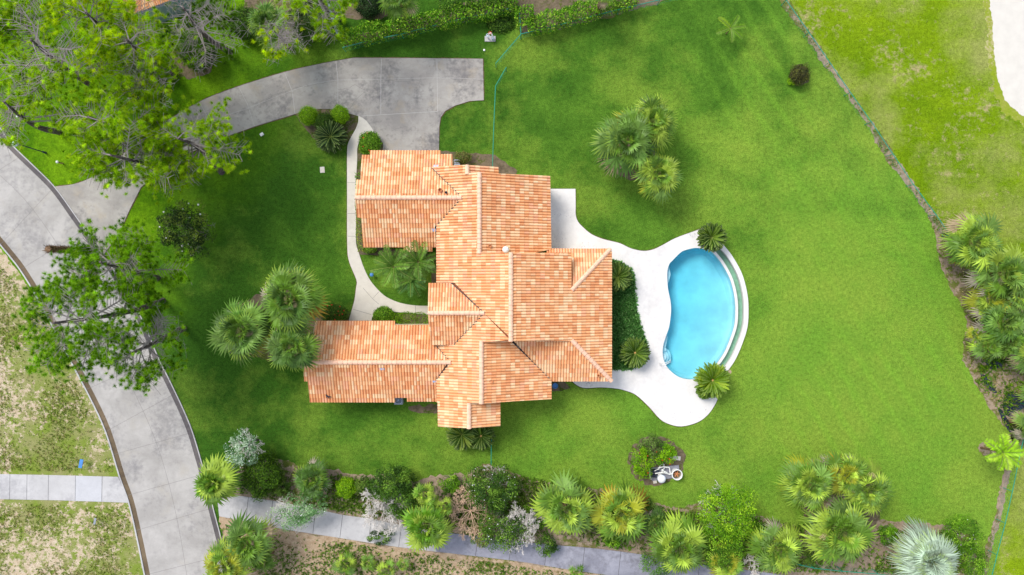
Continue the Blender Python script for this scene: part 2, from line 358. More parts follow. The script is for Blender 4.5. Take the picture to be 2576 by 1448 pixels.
# dirt strip along the golf fence and the bed at the right edge
dirt1 = ragged([(1958, -30), (1966, 13), (1998, 56), (2030, 96), (2068, 156), (2106, 205), (2142, 255), (2176, 308), (2204, 358), (2234, 409), (2266, 448), (2299, 485), (2334, 545), (2355, 600), (2367, 675), (2388, 720), (2410, 752), (2428, 785), (2430, 830), (2422, 865), (2425, 905), (2448, 958), (2470, 995), (2503, 1045), (2538, 1087), (2548, 1120), (2700, 1130), (2700, 760), (2480, 690), (2390, 596), (2362, 550), (2322, 496), (2275, 425), (2232, 362), (2190, 303), (2139, 232), (2085, 150), (2035, 78), (1986, 2), (1984, -30)], 3, seed=8)
sheet('bare_soil', dirt1, .009, M['dirt'])
d2 = [(2545, 1095), (2538, 1170), (2524, 1235), (2508, 1310), (2487, 1385), (2470, 1460)]
sheet('bare_soil', ragged(offset(smooth(d2, 3), 8) + offset(smooth(d2, 3), -8)[::-1], 3, seed=9), .009, M['dirt'])
# long planting strip between the lawn and the pavement
bed = ragged([(560, 1262), (590, 1180), (640, 1150), (714, 1156), (769, 1176), (857, 1184), (907, 1194), (957, 1196), (1019, 1214), (1120, 1196), (1170, 1190), (1220, 1168), (1288, 1184), (1338, 1208), (1400, 1222), (1463, 1226), (1513, 1231), (1570, 1238), (1626, 1258), (1676, 1278), (1726, 1272), (1789, 1256), (1889, 1290), (1931, 1308), (2010, 1325), (2110, 1318), (2197, 1310), (2332, 1318), (2400, 1330), (2455, 1350), (2470, 1400), (2462, 1460), (2462, 1700), (560, 1700)], 5, seed=10)
sheet('planting_strip', bed, .006, M['dirt'])
south = ragged([(552, 1300), (644, 1320), (700, 1332), (852, 1355), (1007, 1380), (1287, 1413), (1370, 1426), (1463, 1441), (1700, 1475), (2300, 1520), (2300, 1800), (400, 1800), (585, 1470)], 3, seed=11)
sheet('sandy_verge', south, .010, M['dry_sand'])
for nm, c, rx, ry, mt, sd in (('mulch_bed', (1650, 1160), 72, 62, 'mulch', 20), ('mulch_bed', (480, 155), 60, 40, 'mulch', 21), ('mulch_bed', (1590, 400), 66, 52, 'mulch', 23), ('mulch_bed', (2120, 1270), 100, 90, 'mulch', 24), ('mulch_bed', (2012, 195), 20, 16, 'mulch', 25), ('mulch_bed', (2487, 1130), 26, 20, 'dirt', 26), ('mulch_bed', (700, 820), 110, 90, 'mulch', 27), ('mulch_bed', (1190, 1090), 55, 18, 'mulch', 28), ('mulch_bed', (920, 30), 60, 22, 'mulch', 29), ('mulch_bed', (1400, 972), 32, 12, 'mulch', 30), ('mulch_bed', (1120, 1030), 90, 14, 'mulch', 31), ('mulch_bed', (700, 20), 90, 60, 'mulch', 32)):
    pts = [(c[0] + rx * math.cos(a), c[1] + ry * math.sin(a)) for a in np.linspace(0, 2 * math.pi, 30)[:-1]]
    sheet(nm, ragged(pts, 4, seed=sd), .013, M[mt])
sheet('mulch_bed', ragged([(742, 288), (799, 274), (832, 274), (880, 286), (902, 293), (899, 322), (880, 352), (850, 372), (820, 372), (790, 350), (765, 320)], 1.5, seed=40), .014, M['mulch'])
sheet('mulch_bed', ragged([(898, 372), (940, 333), (968, 365), (975, 400), (930, 420), (920, 620), (1100, 640), (1100, 730), (1085, 735), (1085, 650), (900, 640), (896, 600), (896, 470)], 1, seed=41), .014, M['mulch'])
sheet('mulch_bed', ragged([(1095, 375), (1140, 385), (1240, 388), (1300, 430), (1290, 470), (1095, 470)], 2, seed=42), .014, M['mulch'])
sheet('mulch_bed', ragged([(780, 770), (850, 770), (890, 790), (885, 830), (780, 830)], 3, seed=43), .014, M['mulch'])
sheet('mulch_bed', ragged([(935, 808), (950, 780), (962, 775), (990, 788), (1077, 794), (1085, 840), (935, 840)], 1, seed=44), .014, M['mulch'])
sheet('mulch_bed', ragged([(866, 120), (1000, 92), (1150, 58), (1300, 24), (1310, 90), (1420, 70), (1540, 42), (1650, 12), (1700, -20), (1300, -30), (860, 100)], 3, seed=45), .014, M['mulch'])

# driveway
dr_top = [(139, 470), (198, 461), (260, 430), (330, 372), (410, 312), (500, 258), (570, 229), (644, 204), (744, 175), (869, 150), (932, 146.5), (1215, 149)]
dr_bot = [(1217, 253), (1182, 255), (1145, 266.6), (1120, 280), (1109, 296), (1105, 320), (1104, 400), (962, 400), (964, 362), (942, 333), (922, 305), (902, 293), (879, 286.6), (850, 280), (832, 275), (799, 275), (770, 279), (742, 288), (644, 318), (560, 348), (513, 370), (453, 395), (413, 425), (355, 472), (325, 532), (300, 590), (262, 640)]
drive = smooth(dr_top, 4) + dr_bot
sheet('driveway_edge', ragged(offset(drive, 2.2 if offset(drive, 2)[30][1] < drive[30][1] else -2.2, True), .7, 5, seed=50), .012, M['soil_shadow_edge'])
jl = [([(845, 155), (850, 200), (850, 270)], 1.0), ([(960, 148), (958, 200), (958, 290)], 1.0), ([(1099, 149), (1101, 280)], 1.0), ([(902, 293), (1000, 287), (1101, 281)], .9), ([(716, 184), (735, 230), (742, 287)], .9), ([(600, 218), (622, 262), (640, 318)], .9), ([(502, 258), (530, 310), (548, 350)], .9), ([(395, 325), (425, 372), (448, 396)], .9), ([(300, 398), (330, 440), (352, 474)], .9), ([(520, 305), (610, 278), (700, 242), (780, 212), (850, 202), (960, 200), (1100, 196), (1217, 200)], .6)]
ck = []
for pts in ([(644, 258), (690, 240), (750, 220), (840, 205)], [(850, 227), (880, 222), (892, 215), (915, 225), (935, 234), (958, 235)], [(878, 275), (895, 250), (918, 232)], [(960, 199), (990, 205), (1020, 207), (1060, 200)], [(1048, 222), (1060, 195)], [(1105, 195), (1150, 192), (1190, 200), (1217, 205)], [(985, 330), (1020, 318)]):
    ck.append((ragged(pts, 1.2, 6, False, seed=int(pts[0][0])) + [pts[-1]], .6))
sheet('driveway', drive, .05, M['drive_concrete'], z0=-.05, lines=ck, lmat=M['crack'], lines2=jl, lmat2=M['pale_joint'])
# road
rr = smooth([(-60, 235), (0, 318), (30, 362), (84, 415), (139, 470), (190, 540), (240, 612), (290, 682), (333, 752), (370, 826), (400, 900), (425, 950), (463, 1030), (486, 1087), (508, 1160), (525, 1222), (538, 1278), (558, 1355), (578, 1448), (610, 1600)], 4)
rl = smooth([(-200, 380), (0, 617), (62, 698), (120, 800), (180, 915), (226, 1002), (265, 1087), (300, 1200), (323, 1265), (345, 1360), (363, 1448), (395, 1600)], 4)
sg = 1 if offset(rr, 5)[40][0] < rr[40][0] else -1
gr = offset(rr, 14 * sg); sgl = 1 if offset(rl, 5)[30][0] > rl[30][0] else -1; gl = offset(rl, 15 * sgl)
rc = smooth([(-60, 390), (60, 500), (160, 640), (240, 790), (310, 930), (380, 1080), (420, 1200), (450, 1330), (470, 1448), (490, 1560)], 4)
rj = [(rc, .7)]
for i in range(4, len(rr) - 6, 6):
    a = np.array(gr[i]); t_ = np.array(rr[i + 1]) - np.array(rr[i]); t_ /= np.hypot(*t_); n_ = np.array([t_[1], -t_[0]]) * sg
    b = min(rl, key=lambda q: abs(np.dot(np.array(q) - a, t_))); rj.append(([tuple(a), tuple(b)], .7))
sheet('road', gr + gl[::-1], .03, M['road_concrete'], z0=-.1, lines=rj, lmat=M['crack'])
def kerbs(m):
    pass
m = MB(); m.strip(gr, offset(rr, 1.5 * sg), .026, .02); m.cur = 1; m.prism([W(*p) for p in rr] + [W(*p) for p in offset(rr, 2.4 * sg)[::-1]], -.05, .09)
tag(m.build('kerb', [M['gutter_grey'], M['walk_concrete']]), kind='structure')
m = MB(); m.strip(offset(rl, 2.5 * sgl), gl, .02, .026); m.cur = 1; m.prism([W(*p) for p in rl] + [W(*p) for p in offset(rl, 3.4 * sgl)[::-1]], -.05, .09)
tag(m.build('kerb', [M['gutter_brown'], M['walk_concrete']]), kind='structure')
# pavements
pvl = [(-500, 1188), (0, 1193), (150, 1196), (298, 1200), (311, 1232), (323, 1265), (150, 1259), (0, 1256), (-500, 1250)]
sheet('pavement', pvl, .05, M['walk_concrete'], z0=-.05, lines=[([(x, 1193 + x * .02), (x - 1, 1257 + x * .02)], .9) for x in (25, 68, 122, 190, 257)], lmat=M['joint'])
sheet('pavement_patch', [(191, 1197), (256.5, 1199), (256, 1262.5), (190, 1260.5)], .054, M['new_concrete'])
pt = smooth([(545, 1240), (600, 1247), (644, 1254), (686, 1260), (804, 1283), (864, 1296), (934, 1306), (1080, 1334), (1350, 1367), (1496, 1380), (1613, 1395), (1763, 1420), (1930, 1441), (2200, 1478)], 3)
pb = smooth([(552, 1299), (644, 1317), (700, 1329), (852, 1353), (1007, 1377), (1287, 1410), (1370, 1423), (1463, 1438), (1640, 1462), (1900, 1500), (2200, 1545)], 3)
def pj(xs): return [([(x, np.interp(x, [p[0] for p in pt], [p[1] for p in pt])), (x - 7, np.interp(x - 7, [p[0] for p in pb], [p[1] for p in pb]))], 1.1) for x in xs]
cut = 1130
sheet('pavement', [p for p in pt if p[0] < cut] + [p for p in pb if p[0] < cut][::-1], .05, M['walk_concrete'], z0=-.05, lines=pj((625, 686, 738, 794, 862, 934, 1010, 1080)), lmat=M['joint'])
a1 = [p for p in pt if p[0] < cut][-1]; b1 = [p for p in pb if p[0] < cut][-1]
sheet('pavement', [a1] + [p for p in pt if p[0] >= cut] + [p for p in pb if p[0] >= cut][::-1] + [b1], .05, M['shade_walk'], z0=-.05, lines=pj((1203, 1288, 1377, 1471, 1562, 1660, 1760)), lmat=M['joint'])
# white garden path
pathL = smooth([(902, 293), (901, 308), (895, 325), (884, 345), (876, 362), (873.5, 385), (873.5, 500), (874, 620), (879, 660), (897, 705), (896, 725), (892, 755), (884, 785), (876, 812)], 4)
pathR = [(934, 815), (936, 800), (944, 785), (962, 772.5), (989.5, 785), (1077, 792), (1085, 792), (1085, 770)] + smooth([(1077, 770), (1044.5, 769), (1007, 762.5), (972, 747.5), (947, 725), (928, 700), (914, 670), (904, 640), (896, 612), (896, 560), (896, 462), (899, 400), (899, 375), (906, 355), (925, 343), (942, 333)], 4) + [(932, 318), (922, 305), (912, 297)]
path = pathL + pathR
sheet('path_edge', ragged(offset(pathL, 1.6) + offset(pathL, -1.6)[::-1], .4, 5, seed=51), .018, M['soil_shadow_edge'])
sheet('path', path, .06, M['path_concrete'], z0=-.05, lines=[([(874, 538), (896, 538)], .8), ([(875, 595), (896, 595)], .8), ([(913, 725), (937, 752), (953, 735)], .8), ([(937, 752), (953, 766)], .8), ([(889, 779), (934, 792)], .8), ([(1045, 769), (1045, 789)], .8), ([(874, 460), (896, 460)], .6)], lmat=M['crack'])
# pool deck, one C-shaped slab
deckN = smooth([(1447.5, 476), (1448, 520), (1448, 540), (1453, 557), (1466, 572), (1488, 590), (1518, 602.5), (1558, 612.5), (1588, 626), (1618.5, 632), (1643.5, 628), (1668.5, 616), (1698.5, 600), (1738.5, 585), (1776, 573), (1790, 577), (1802, 594), (1812, 612)], 4)
deckS = smooth([(1826, 940), (1816, 962), (1808.6, 988), (1801, 1013), (1781, 1043), (1753.6, 1063), (1713.5, 1073), (1681, 1066.5), (1658.5, 1053), (1633.5, 1025), (1601, 995), (1576, 984), (1551, 978), (1513, 975), (1476, 976.5), (1458, 973), (1441, 961.5), (1436, 950)], 4)
bedE = smooth([(1520, 652), (1538, 653.5), (1563, 660), (1586, 678.5), (1597, 702), (1597, 737), (1603.5, 787.5), (1616, 832.5), (1626, 865), (1627, 888), (1618.5, 910), (1603.5, 922.5), (1578.5, 930), (1541, 930), (1520, 930)], 4)
deck = [(1375, 476)] + deckN + [E0[0]] + west + [E0[-1]] + deckS + [(1436, 930)] + bedE[::-1] + [(1375, 652)]
sheet('deck_edge', ragged([(1382, 474)] + offset(deckN, 1.5)[:-4] + offset(deckN, -3)[:-4][::-1] + [(1382, 480)], .5, 5, seed=52), .012, M['soil_shadow_edge'])
sheet('deck_edge', ragged(offset(deckS, 1.8) + offset(deckS, -3)[::-1], .5, 5, seed=53), .012, M['soil_shadow_edge'])
r = np.random.default_rng(3); spots = []
for cx_, cy_, sx, sy, n in ((1425, 540, 30, 6, 26), (1405, 600, 20, 22, 40), (1740, 592, 16, 6, 40), (1480, 965, 20, 6, 30), (1745, 1035, 30, 12, 34), (1690, 1050, 20, 10, 24), (1570, 690, 10, 20, 10), (1480, 618, 22, 6, 24)):
    for _ in range(n):
        x, y = r.normal(cx_, sx * .6), r.normal(cy_, sy * .6); d = r.uniform(.5, 1.4); a = r.uniform(0, 3.1); spots.append(([(x - d * math.cos(a), y - d * math.sin(a)), (x + d * math.cos(a), y + d * math.sin(a))], r.uniform(.4, 1.1)))
t = NT('dead_leaves'); M['stain'] = t.bsdf(t.mix(t.ramp(t.noise(.8, 3), .4, .6), lin(150, 146, 148), lin(196, 192, 196)), .9)
def inside(p, poly):
    x, y = p; c = False; n = len(poly); j = n - 1
    for i in range(n):
        xi, yi = poly[i]; xj, yj = poly[j]
        if (yi > y) != (yj > y) and x < (xj - xi) * (y - yi) / (yj - yi) + xi: c = not c
        j = i
    return c
spots = [s for s in spots if inside(s[0][0], deck) and inside(s[0][1], deck)]
sheet('pool_deck', deck, .07, M['white_concrete'], z0=-.25, lines=spots, lmat=M['stain'])
sheet('ground_cover_bed', bedE, .02, M['cover_grass'])

# ------------------------------------------------------------------ swimming pool
pw = thing('swimming_pool', 'bean shaped blue swimming pool with a curved spillway edge on the white deck', 'swimming pool', W(1760, 790))
po = [W(*p)[:2] for p in pool]; cen = np.mean(po, 0); n = len(po); P = np.array(po)
def inset(P, d):
    out = []
    ar = np.sum(P[:, 0] * np.roll(P[:, 1], -1) - np.roll(P[:, 0], -1) * P[:, 1]); s_ = 1 if ar > 0 else -1
    for i in range(len(P)):
        t_ = P[(i + 1) % len(P)] - P[i - 1]; t_ = t_ / (np.hypot(*t_) + 1e-9); out.append(P[i] + s_ * d * np.array([-t_[1], t_[0]]))
    return np.array(out)
rings = [(P, .0), (P, -.7), (inset(P, .12), -.9), (inset(P, .4), -1.)]
V = np.concatenate([np.c_[q, np.full(n, z)] for q, z in rings]); pc = W(1745, 800)
V[2 * n:3 * n, 2] = -1.25 + .15 * (V[2 * n:3 * n, 0] - pc[0]) - .055 * (V[2 * n:3 * n, 1] - pc[1]) + .15; V[3 * n:, 2] = -1.25 + .15 * (V[3 * n:, 0] - pc[0]) - .055 * (V[3 * n:, 1] - pc[1]); V[3 * n:, 2] -= .1; V[:, 2] = np.where(np.arange(len(V)) >= 2 * n, np.minimum(V[:, 2], -.72), V[:, 2]); F = [(k * n + i, k * n + (i + 1) % n, (k + 1) * n + (i + 1) % n, (k + 1) * n + i) for k in range(3) for i in range(n)]
T = np.array([t_ for t_ in tessellate_polygon([[Vector((*p, 0)) for p in rings[-1][0]]])]) + 3 * n
meshnp('basin', V, [T, np.array(F)], M['plaster'], pw, smooth_=False)
Pw = inset(P, .012); m = MB(); m.prism(Pw, -2.6, -.06); bt = [(k + n) for k in range(n)]
tb = np.array(tessellate_polygon([[Vector((*p, 0)) for p in Pw]])) + n; m.f[3].append(tb); m.mi[3].append(np.zeros(len(tb)))
m.build('water', M['pool_water'], pw)
m = MB(); m.prism([W(*p) for p in E0] + [W(*p) for p in E1[::-1]], -1.2, .03); m.build('coping', M['white_concrete'], pw)
m = MB(); m.prism([W(*p) for p in E2] + [W(*p) for p in E3[::-1]], -1.0, .16); m.build('coping', M['white_concrete'], pw)
m = MB(); m.strip(E1, E2, -.45, -.45)
m.strip([E1[0], offset(E1, 0)[0]], [E2[0], E2[0]], -.45, .05)
m.build('trough', M['trough_plaster'], pw)
m = MB(); m.strip(E1, E2, -.16, -.16); m.build('trough_water', M['trough_water'], pw)
for q in ([E1[0], E2[0], E2[1], E1[1]], [E1[-1], E2[-1], E2[-2], E1[-2]]):
    m = MB(); m.prism([W(*p) for p in q], -.45, .05); m.build('end_cap', M['white_concrete'], pw)
for rp, z in ((25, -.85), (17.5, -.55), (10, -.28)):
    pts = [(1668 + rp * math.cos(a), 900 + rp * math.sin(a)) for a in np.linspace(-1.5, 1.5, 26)] + [(1664, 900 + rp * .9), (1664, 900 - rp * .9)]
    m = MB(); m.prism([W(*p) for p in pts], -1.1, z); m.build('step', M['plaster_step'], pw)
m = MB(); m.prism([W(*p) for p in [(1675, 843), (1681, 845), (1682, 850), (1677, 876), (1679, 884), (1668, 886), (1667, 872)]], -1.1, -.4); m.build('bench', M['plaster_step'], pw)
m = MB(); m.prism([W(*p) for p in smooth([(1682, 664), (1686, 675), (1689, 690), (1686, 705), (1680, 724)], 4) + [(1676, 705), (1676, 685)]], -1.1, -.4); m.build('bench', M['plaster_step'], pw)
hr = thing('pool_handrail', 'thin white handrail over the curved pool steps', 'handrail', W(1672, 912))
for dy in (0, 4):
    m = MB(); a = np.array(W(1659, 918 - dy)); b = np.array(W(1690, 908 - dy)); pts = [a + (b - a) * t_ + np.array([0, 0, h_]) for t_, h_ in ((0, .07), (0.02, .7), (.15, .9), (.4, .9), (.8, .45), (1, -.3))]
    m.tube(pts, .028, 6); m.build('rail', M['pipe'], hr, True)

# ------------------------------------------------------------------ the house
house = thing('tiled_house', 'large house with stepped orange barrel tile roofs around a small courtyard', 'house', W(1240, 724))
S = .4
def plane_through(px, py, z, bx, by):
    X, Y, _ = W(px, py, z); return (z - bx * X - by * Y, bx, by)
def hit(pl, px, py):
    a, bx, by = pl; kx = (px - CX) / (K * H); ky = (CY - py) / (K * H); B = bx * kx + by * ky; z = (a + B * H) / (1 + B)
    return np.array(W(px, py, z))
def zat(pl, X, Y): return pl[0] + pl[1] * X + pl[2] * Y
Q = plane_through(1098, 724, 3.9, S, 0)
zD = hit(Q, 1285, 740)[2]; Pp = plane_through(1285, 740, zD, -S, 0)
zB = hit(Q, 1206, 540)[2]; BE = plane_through(1206, 540, zB, -S, 0)
zB2 = hit(Q, 1211, 940)[2]; B2E = plane_through(1211, 940, zB2, -S, 0)
zC = hit(Q, 1176, 425)[2]; CE = plane_through(1176, 425, zC, -S, 0)
zC2 = hit(Q, 1180, 1040)[2]; C2E = plane_through(1180, 1040, zC2, -S, 0)
zA = hit(Q, 1160, 498)[2]; AN = plane_through(1100, 498, zA, 0, -S); AS = plane_through(1100, 498, zA, 0, S)
zF = hit(Q, 1133, 912)[2]; FN = plane_through(1000, 912, zF, 0, -S); FS = plane_through(1000, 912, zF, 0, S)
zG = hit(Q, 1217, 788)[2]; GN = plane_through(1150, 788, zG, 0, -S); GS = plane_through(1150, 788, zG, 0, S)
zE = hit(Pp, 1538, 800)[2]; EN = plane_through(1480, 627, zE, 0, -S); ES = plane_through(1480, 959, zE, 0, S)
print('roof z', dict(D=zD, B=zB, C=zC, A=zA, F=zF, G=zG, Eeave=zE, Beave=hit(BE, 1385, 540)[2], Aeave=hit(AS, 1000, 624)[2], Feave=hit(FS, 1000, 1012)[2]))
pale, mid, orange, red, rose = lin(238, 208, 168), lin(232, 182, 136), lin(226, 162, 110), lin(216, 144, 94), lin(230, 172, 136)
TC = np.array([pale, mid, orange, red, rose]); TC = TC * .7 + np.array(lin(231, 176, 130)) * .3
def tiles(pl, pieces, wts, seed, smin=0.):
    """real barrel tiles over the given convex pixel pieces of one roof plane"""
    r = np.random.default_rng(seed); g = np.array([pl[1], pl[2]]); g = g / np.hypot(*g); u = np.array([-g[1], g[0]])
    pcs = [[hit(pl, *p) for p in pc] for pc in pieces]; allp = np.concatenate([np.array(p) for p in pcs]); v0 = (allp[:, :2] @ g).min(); u0 = (allp[:, :2] @ u).min()
    du, dv = .25, .405; nu = int(((allp[:, :2] @ u).max() - u0) / du) + 2; nv = int(((allp[:, :2] @ g).max() - v0) / dv) + 2
    pick = np.zeros((nu, nv), int)
    for j in range(nv):
        for i in range(nu):
            pick[i, j] = pick[i - 1, j] if (i > 0 and r.random() < .34) else (r.choice(5, p=wts))
    tint = 1 + r.normal(0, .035, (nu, nv)); hh = .125; prof = [(0, -.12), (.12, .42), (.3, .9), (.5, 1.), (.7, .9), (.88, .42), (1., -.12)]
    V = []; Fq = []; C = []
    colr = TC[pick] * tint[..., None]
    out = bmesh.new(); cl = out.verts.layers.float_vector.new('c')
    for pc in pcs:
        pa = np.array(pc); um, uM = (pa[:, :2] @ u).min(), (pa[:, :2] @ u).max(); vm, vM = (pa[:, :2] @ g).min(), (pa[:, :2] @ g).max()
        bm = bmesh.new(); lay = bm.verts.layers.float_vector.new('c')
        for j in range(int((vm - v0) / dv) - 1, int((vM - v0) / dv) + 1):
            if j < 0: continue
            for i in range(max(0, int((um - u0) / du) - 1), int((uM - u0) / du) + 1):
                c = Vector(colr[min(i, nu - 1), min(j, nv - 1)]); rows = []; sk = r.normal(0, .004)
                for vv, zo, up in ((0., .0, 0), (0., .035, 1), (1., .0, 1)):
                    row = []
                    for k, (pu, ph) in enumerate(prof):
                        xy = u * (u0 + (i + pu) * du) + g * (v0 + (j + vv) * dv + (.0 if vv else sk)); zz = zat(pl, xy[0], xy[1]) + zo + ph * hh + .02 - (.03 if not up else 0)
                        b = bm.verts.new((xy[0], xy[1], zz)); b[lay] = c; row.append(b)
                    rows.append(row)
                for a_, b_ in ((0, 1), (1, 2)):
                    for k in range(len(prof) - 1): bm.faces.new((rows[a_][k], rows[a_][k + 1], rows[b_][k + 1], rows[b_][k]))
        cen = pa.mean(0)
        for k in range(len(pa)):
            a, b = pa[k], pa[(k + 1) % len(pa)]; e = b - a; nrm = Vector((e[1], -e[0], 0)); 
            if nrm.length < 1e-6: continue
            nrm.normalize()
            if nrm.dot(Vector(cen - a)) > 0: nrm.negate()
            bmesh.ops.bisect_plane(bm, geom=bm.verts[:] + bm.edges[:] + bm.faces[:], dist=1e-5, plane_co=Vector(a), plane_no=nrm, clear_outer=True)
        bm.verts.index_update(); n0 = len(V)
        for v in bm.verts: V.append(v.co[:]); C.append(v[lay][:])
        for f in bm.faces: Fq.append([n0 + v.index for v in f.verts])
        # deck board under the tiles
        n1 = len(V); k = len(pa)
        for z in (0.0, -.13):
            for p in pa: V.append((p[0], p[1], p[2] + z)); C.append(lin(140, 84, 54))
        ar = sum(pa[i][0] * pa[(i + 1) % k][1] - pa[(i + 1) % k][0] * pa[i][1] for i in range(k))
        idx = list(range(k)) if ar > 0 else list(range(k))[::-1]
        Fq.append([n1 + i for i in idx]); Fq.append([n1 + k + i for i in idx[::-1]])
        for q in range(k): Fq.append([n1 + idx[q], n1 + k + idx[q], n1 + k + idx[(q + 1) % k], n1 + idx[(q + 1) % k]])
        bm.free()
    out.free()
    by = {}
    for f in Fq: by.setdefault(len(f), []).append(f)
    o = meshnp('roof', V, [np.array(v) for v in by.values()], M['tile'], house, cols=np.array(C)); return o
wn = (.26, .34, .20, .08, .12); wo = (.22, .30, .26, .14, .08)  # paler mix mostly on north and west slopes: sunlit side put into tile colour
tiles(AN, [[(911, 391), (1138, 388.6), (1138, 421), (909, 421)], [(931, 379.5), (1109, 379.5), (1109, 391), (931, 391)], [(909, 421), (1085, 421), (1117, 453), (908, 453)], [(897, 453), (1117, 453), (1160, 497), (894, 498)]], wn, 1)
tiles(AS, [[(894, 498), (1160, 498), (1094, 573), (899, 548)], [(909, 547), (1094, 573), (1098, 600), (1098, 623.6), (914, 623.6)], [(1016, 623), (1088, 623), (1088, 634), (1016, 634)]], wo, 2)
tiles(Q, [[(1085, 421), (1175, 416), (1175, 437), (1160, 497)], [(1160, 437), (1206, 435), (1206, 638), (1160, 638)], [(1160, 497), (1160, 638), (1098, 638), (1098, 568)], [(1098, 638), (1206, 636), (1285, 637), (1285, 712), (1098, 712)], [(1134, 712), (1285, 712), (1285, 858), (1217, 788)], [(1217, 788), (1285, 858), (1211, 862), (1142, 868)], [(1097, 868), (1211, 862), (1211, 912), (1133, 912)], [(1133, 912), (1211, 912), (1211, 1015), (1099, 1012), (1098, 955)], [(1101, 1011), (1180, 1013), (1180, 1077), (1102, 1074)]], wn, 3)
tiles(BE, [[(1206, 436), (1384, 443.5), (1387, 628), (1330, 640), (1206, 638)]], wo, 4)
tiles(CE, [[(1176, 416), (1254, 421), (1255, 446), (1176, 442)]], (.15, .3, .25, .1, .2), 5)
tiles(B2E, [[(1211, 857), (1288, 857), (1288, 1010), (1211, 1015)], [(1283, 857), (1387, 955), (1387.5, 1004), (1283, 1010)]], wo, 6)
tiles(C2E, [[(1180, 1013), (1259, 1008), (1259, 1072), (1180, 1077)]], wn, 7)
tiles(Pp, [[(1285, 637), (1437, 636), (1437, 858), (1285, 858)], [(1437, 728), (1535, 626), (1539, 634), (1539, 955), (1537, 958), (1437, 857)]], wo, 8)
tiles(EN, [[(1375, 632), (1383, 626), (1535, 626), (1434, 731), (1375, 731)]], wn, 9)
tiles(ES, [[(1290, 856), (1440, 856), (1538, 960), (1387, 960)]], wo, 10)
tiles(FN, [[(794, 818), (1097, 818), (1097, 868), (787, 868)], [(787, 868), (1097, 868), (1133, 911), (783, 911)], [(793, 807.5), (994, 807.5), (994, 818), (793, 818)]], (.16, .28, .30, .18, .08), 11)
tiles(FS, [[(763, 913), (1133, 912), (1098, 955), (1096, 958), (766.6, 960)], [(775, 959), (1098, 955), (1099.5, 1001), (779.6, 1001)], [(779.6, 1000.5), (994, 1000.5), (994, 1012.5), (780.5, 1012.5)], [(1024, 1000.5), (1099.5, 1000.5), (1099.5, 1010.5), (1024, 1010.5)]], (.12, .26, .30, .22, .10), 12)
tiles(GN, [[(1078, 712.5), (1134, 712.5), (1217, 788), (1077, 788)]], wn, 13)
tiles(GS, [[(1077, 788), (1217, 788), (1142, 868), (1083, 868)]], wo, 14)
# rounded ridge and hip caps
def cap(a, b, plA, plB, w_=.19):
    pa, pb = hit(plA, *a), hit(plB, *b); L = np.linalg.norm(pb - pa); k = max(1, int(L / .42)); m = MB()
    for i in range(k):
        p, q = pa + (pb - pa) * i / k, pa + (pb - pa) * (i + 1.12) / k; m.tube([p + (0, 0, .07), q + (0, 0, .085)], [w_ * .92, w_ * 1.08], 10)
    m.build('ridge_cap', M['pink_cap'], house, False)
cap((894, 498), (1160, 498), AN, AN); cap((763, 912), (1133, 912), FN, FN); cap((1077, 788), (1217, 788), GN, GN)
cap((1206, 435), (1206, 637), Q, Q); cap((1285, 636), (1285, 858), Q, Q); cap((1211, 858), (1211, 1015), Q, Q)
cap((1175.5, 416), (1175.5, 437), Q, Q); cap((1180, 1014), (1180, 1077), Q, Q)
cap((1535, 627), (1438, 730), EN, EN); cap((1438, 856), (1537, 958), ES, ES)
# dark open valleys
def valley(a, b, pl):
    m = MB(); pa, pb = hit(pl, *a), hit(pl, *b); m.tube([pa + (0, 0, .11), pb + (0, 0, .11)], .035, 5); m.build('valley_gutter', M['dark_metal'], house)
for a, b in (((1087, 424), (1157, 492)), ((1158, 504), (1094, 573)), ((1134, 712), (1215, 784)), ((1215, 792), (1142, 868)), ((1097, 869), (1131, 908)), ((1131, 916), (1098, 955))): valley(a, b, Q)
valley((1290, 862), (1386, 957), B2E)
for (x, y, w_, h_, pl) in ((1096, 419, 13, 6, AN), (1091, 580, 11, 7, AS), (961, 929, 12, 5, FS), (1093, 960, 10, 5, FS)):
    m = MB(); c = hit(pl, x, y) + (0, 0, .13); m.box(c, (w_ / K, h_ / K, .03), 0, math.atan(pl[2])); m.build('flashing', M['flashing'], house)
# roof vents and the white dome
def vent(x, y, pl, r_=.16, hh=.4, mat='clay', open_=True):
    m = MB(); c = hit(pl, x, y); m.tube([c, c + (0, 0, hh)], [r_, r_], 14, not open_)
    if open_: m.ring(c + (0, 0, hh), r_ * 1.02, .025, 16); m.tube([c + (0, 0, hh * .6), c + (0, 0, hh * .62)], [r_ * .95, .001], 14)
    m.build('roof_vent', M[mat], house)
vent(1108, 480, AN, .15, .35); vent(1123, 486, AN, .09, .35, 'black'); vent(1233, 620, BE, .13, .25); vent(1236, 960, B2E, .14, .2); vent(1504, 944, ES, .1, .4)
m = MB(); c = hit(BE, 1272, 629); m.tube([c - (0, 0, .1), c + (0, 0, .28)], .27, 20); m.dome(c + (0, 0, .28), .29, .24); m.build('skylight_dome', M['white_paint'], house, True)
m = MB(); c = hit(Pp, 1463, 727); m.tube([c, c + (0, 0, .25)], .05, 8); m.build('roof_vent', M['white_metal'], house) if False else None
